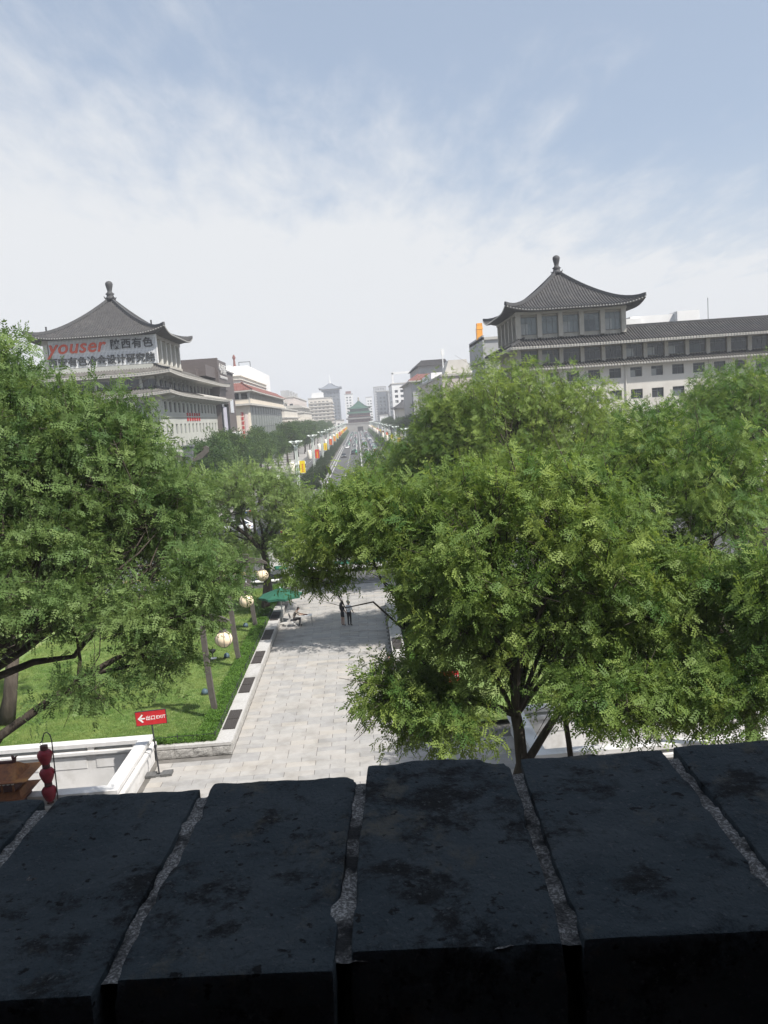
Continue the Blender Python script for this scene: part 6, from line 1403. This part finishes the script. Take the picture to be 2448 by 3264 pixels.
def fingers(J, E, hand, wrist_dir, side, key, curl=.3):
    w = Vector(J[hand][0]); d = Vector(wrist_dir).normalized(); s = Vector(side).normalized(); n = d.cross(s)
    for i, (o, l) in enumerate(((-.028, .07), (-.009, .08), (.011, .076), (.03, .06))):
        a = f'{key}f{i}a'; b = f'{key}f{i}b'; J[a] = (tuple(w+d*.045+s*o), .0105); J[b] = (tuple(w+d*(.045+l)+s*o*1.1+n*curl*l), .008); E += [(hand, a), (a, b)]
    a = f'{key}ta'; b = f'{key}tb'; J[a] = (tuple(w+d*.01-s*.042), .012); J[b] = (tuple(w+d*.05-s*.06+n*.02), .0095); E += [(hand, a), (a, b)]
def standing(x, y, h, face, arms, stance=.09, build=1.0):
    """upright figure; arms: per side (elbow offset, hand offset) in (side, face, up) metres from the shoulder"""
    f = Vector(face).normalized(); s = f.cross(Vector((0, 0, 1))).normalized(); k = h/1.7; o = Vector((x, y, 0))
    P = lambda a, b, z: tuple(o+s*a*k+f*b*k+Vector((0, 0, z*k)))
    J = {'pelvis': (P(0, 0, .95), (.135*build*k, .105*build*k)), 'waist': (P(0, .01, 1.1), (.13*build*k, .095*build*k)), 'chest': (P(0, 0, 1.3), (.155*build*k, .11*build*k)), 'neck0': (P(0, -.01, 1.44), (.07*k, .065*k)), 'neck': (P(0, 0, 1.5), (.052*k, .052*k)), 'head': (P(0, .015, 1.6), (.082*k, .092*k)), 'crown': (P(0, .005, 1.675), (.06*k, .065*k))}
    E = [('pelvis', 'waist'), ('waist', 'chest'), ('chest', 'neck0'), ('neck0', 'neck'), ('neck', 'head'), ('head', 'crown')]
    for q, sg in (('l', -1), ('r', 1)):
        J['hip'+q] = (P(sg*stance, 0, .9), .095*build*k); J['knee'+q] = (P(sg*(stance+.005), .02, .5), .062*build*k); J['ank'+q] = (P(sg*(stance+.01), -.01, .09), .042*k); J['toe'+q] = (P(sg*(stance+.025), .15, .04), .036*k)
        E += [('pelvis', 'hip'+q), ('hip'+q, 'knee'+q), ('knee'+q, 'ank'+q), ('ank'+q, 'toe'+q)]
        eo, ho = arms[0 if sg < 0 else 1]; J['sh'+q] = (P(sg*.18, 0, 1.40), .058*k); J['elb'+q] = (P(sg*.18+eo[0], eo[1], 1.40+eo[2]), .042*k); J['wri'+q] = (P(sg*.18+ho[0], ho[1], 1.40+ho[2]), .03*k)
        dv = Vector(J['wri'+q][0])-Vector(J['elb'+q][0]); dv.normalize(); J['hand'+q] = (tuple(Vector(J['wri'+q][0])+dv*.06*k), (.036*k, .02*k))
        E += [('chest', 'sh'+q), ('sh'+q, 'elb'+q), ('elb'+q, 'wri'+q), ('wri'+q, 'hand'+q)]; fingers(J, E, 'hand'+q, dv, s*sg*-1 if False else f, q)
    return J, E
def cloth_rule(top_to, bottom_to, short_sleeve=True, skirt=False):
    def rule(b, c):
        if any(t in b for t in ('head', 'crown')) or b == 'neck0-neck': return 0
        if 'toe' in b: return 3
        if 'hand' in b or 'wri' in b or 'f0' in b: return 0
        if b.startswith('sh') and 'elb' in b: return 1
        if b.startswith('chest') or b.startswith('waist') or b == 'pelvis-waist': return 1
        if 'hip' in b and 'knee' not in b: return 2
        if 'hip' in b and 'knee' in b: return 2 if c[2] > bottom_to else 0
        if 'knee' in b: return 2 if c[2] > bottom_to else 0
        return 1
    return rule
mt_dark = mat('dark_navy_cloth', (0.025, 0.027, 0.035), (0.04, 0.042, 0.05), 12, .9); mt_brown = mat('brown_grey_shirt', (0.16, 0.135, 0.115), (0.2, 0.17, 0.145), 12, .9); mt_wht = mat('white_shirt', (0.68, 0.69, 0.72), (0.74, 0.75, 0.77), 12, .85); mt_blk = mat('black_trousers', (0.018, 0.018, 0.02), (0.03, 0.03, 0.032), 12, .9); mt_shoe = mat('dark_shoe', (0.03, 0.028, 0.026), (0.045, 0.04, 0.038), 12, .6)
J, E = standing(-1.95, 53.5, 1.62, (.75, .65, 0), [((-.02, .02, -.27), (.0, .10, -.50)), ((.04, .02, -.27), (.10, .14, -.46))], build=.9)
person('woman with long black hair in dark top and shorts standing on the path', J, E, [m_skin, mt_dark, mt_blk, mt_shoe], cloth_rule(0, .62), (.75, .65, 0), 'long')
J, E = standing(-1.5, 53.35, 1.68, (.5, .85, 0), [((-.03, 0, -.27), (-.02, .14, -.48)), ((.05, .02, -.27), (.06, .16, -.46))], build=1.02)
person('man in white shirt and black trousers standing beside the dark haired woman', J, E, [m_skin, mt_wht, mt_blk, mt_shoe], cloth_rule(0, .05), (.5, .85, 0), 'grey')
J, E = standing(0.72, 40.6, 1.70, (.25, 1, 0), [((-.04, .02, -.27), (-.02, .12, -.49)), ((.05, .02, -.27), (.03, .12, -.49))], build=1.0)
def pack(e):
    o = Vector((e.location.x, e.location.y, 0)); f = Vector((.25, 1, 0)).normalized(); s = Vector((1, -.25, 0)).normalized(); b = MB()
    c = o-f*.2; ring = []
    b.cbox((c.x, c.y, 1.20), (.34, .20, .46), math.atan2(f.y, f.x)-math.pi/2, .82); b.build('backpack', mt_blk, e)
    b = MB(); q = o-f*.33; b.cbox((q.x, q.y, 1.10), (.26, .07, .22), math.atan2(f.y, f.x)-math.pi/2, .9); b.build('backpack_pocket', mt_dark, e)
    b = MB()
    for sg in (-1, 1): b.tube([o-f*.1+s*sg*.1+Vector((0, 0, 1.42)), o+s*sg*.11+Vector((0, 0, 1.475)), o+f*.125+s*sg*.11+Vector((0, 0, 1.35)), o+f*.1+s*sg*.13+Vector((0, 0, 1.12)), o-f*.1+s*sg*.15+Vector((0, 0, 1.02))], .018, 5)
    b.build('straps', mt_blk, e)
person('walker in dark clothes with a black backpack beside the right planter wall', J, E, [m_skin, mt_dark, mt_blk, mt_shoe], cloth_rule(0, .05), (.25, 1, 0), 'short', pack)
# seated man writing at the table, facing +x
J = {'pelvis': ((-5.32, 54.35, .55), (.13, .12)), 'waist': ((-5.27, 54.35, .72), (.125, .105)), 'chest': ((-5.14, 54.35, .93), (.15, .115)), 'neck0': ((-5.05, 54.35, 1.06), (.07, .065)), 'neck': ((-5.0, 54.35, 1.11), (.052, .052)), 'head': ((-4.93, 54.35, 1.2), (.084, .092)), 'crown': ((-4.93, 54.35, 1.275), (.06, .065))}
E = [('pelvis', 'waist'), ('waist', 'chest'), ('chest', 'neck0'), ('neck0', 'neck'), ('neck', 'head'), ('head', 'crown')]
for q, sg in (('l', 1), ('r', -1)):
    y = 54.35+sg*.1; J['hip'+q] = ((-5.27, y, .52), .092); J['knee'+q] = ((-4.86, y+sg*.05, .52), .064); J['ank'+q] = ((-4.92, y+sg*.04, .09), .042); J['toe'+q] = ((-4.75, y+sg*.05, .042), .036)
    J['sh'+q] = ((-5.1, 54.35+sg*.18, 1.0), .058); J['elb'+q] = ((-4.9, 54.35+sg*.24, .82), .042); J['wri'+q] = ((-4.66, 54.35+sg*.13, .80), .03); J['hand'+q] = ((-4.6, 54.35+sg*.11, .785), (.036, .02))
    E += [('pelvis', 'hip'+q), ('hip'+q, 'knee'+q), ('knee'+q, 'ank'+q), ('ank'+q, 'toe'+q), ('chest', 'sh'+q), ('sh'+q, 'elb'+q), ('elb'+q, 'wri'+q), ('wri'+q, 'hand'+q)]
    fingers(J, E, 'hand'+q, (1, 0, -.1), (0, 1, 0), q, .15)
person('man in brown shirt sitting on a folding chair writing at the small table', J, E, [m_skin, mt_brown, mt_blk, mt_shoe], cloth_rule(0, .05), (.9, 0, -.5), 'short')

# ------------------------------------------------------------------ haze
m_haze = bpy.data.materials.new('thin_city_haze'); m_haze.use_nodes = True; t = m_haze.node_tree
for n in list(t.nodes): t.nodes.remove(n)
o_ = t.nodes.new('ShaderNodeOutputMaterial'); pv_ = t.nodes.new('ShaderNodeVolumePrincipled'); pv_.inputs['Color'].default_value = (0.93, 0.95, 1.0, 1); pv_.inputs['Density'].default_value = 0.00045; pv_.inputs['Anisotropy'].default_value = 0.0
t.links.new(pv_.outputs[0], o_.inputs['Volume'])
MB().box(-3600, 3600, -520, 4600, -2.6, 76).build('haze', m_haze, kind='stuff')
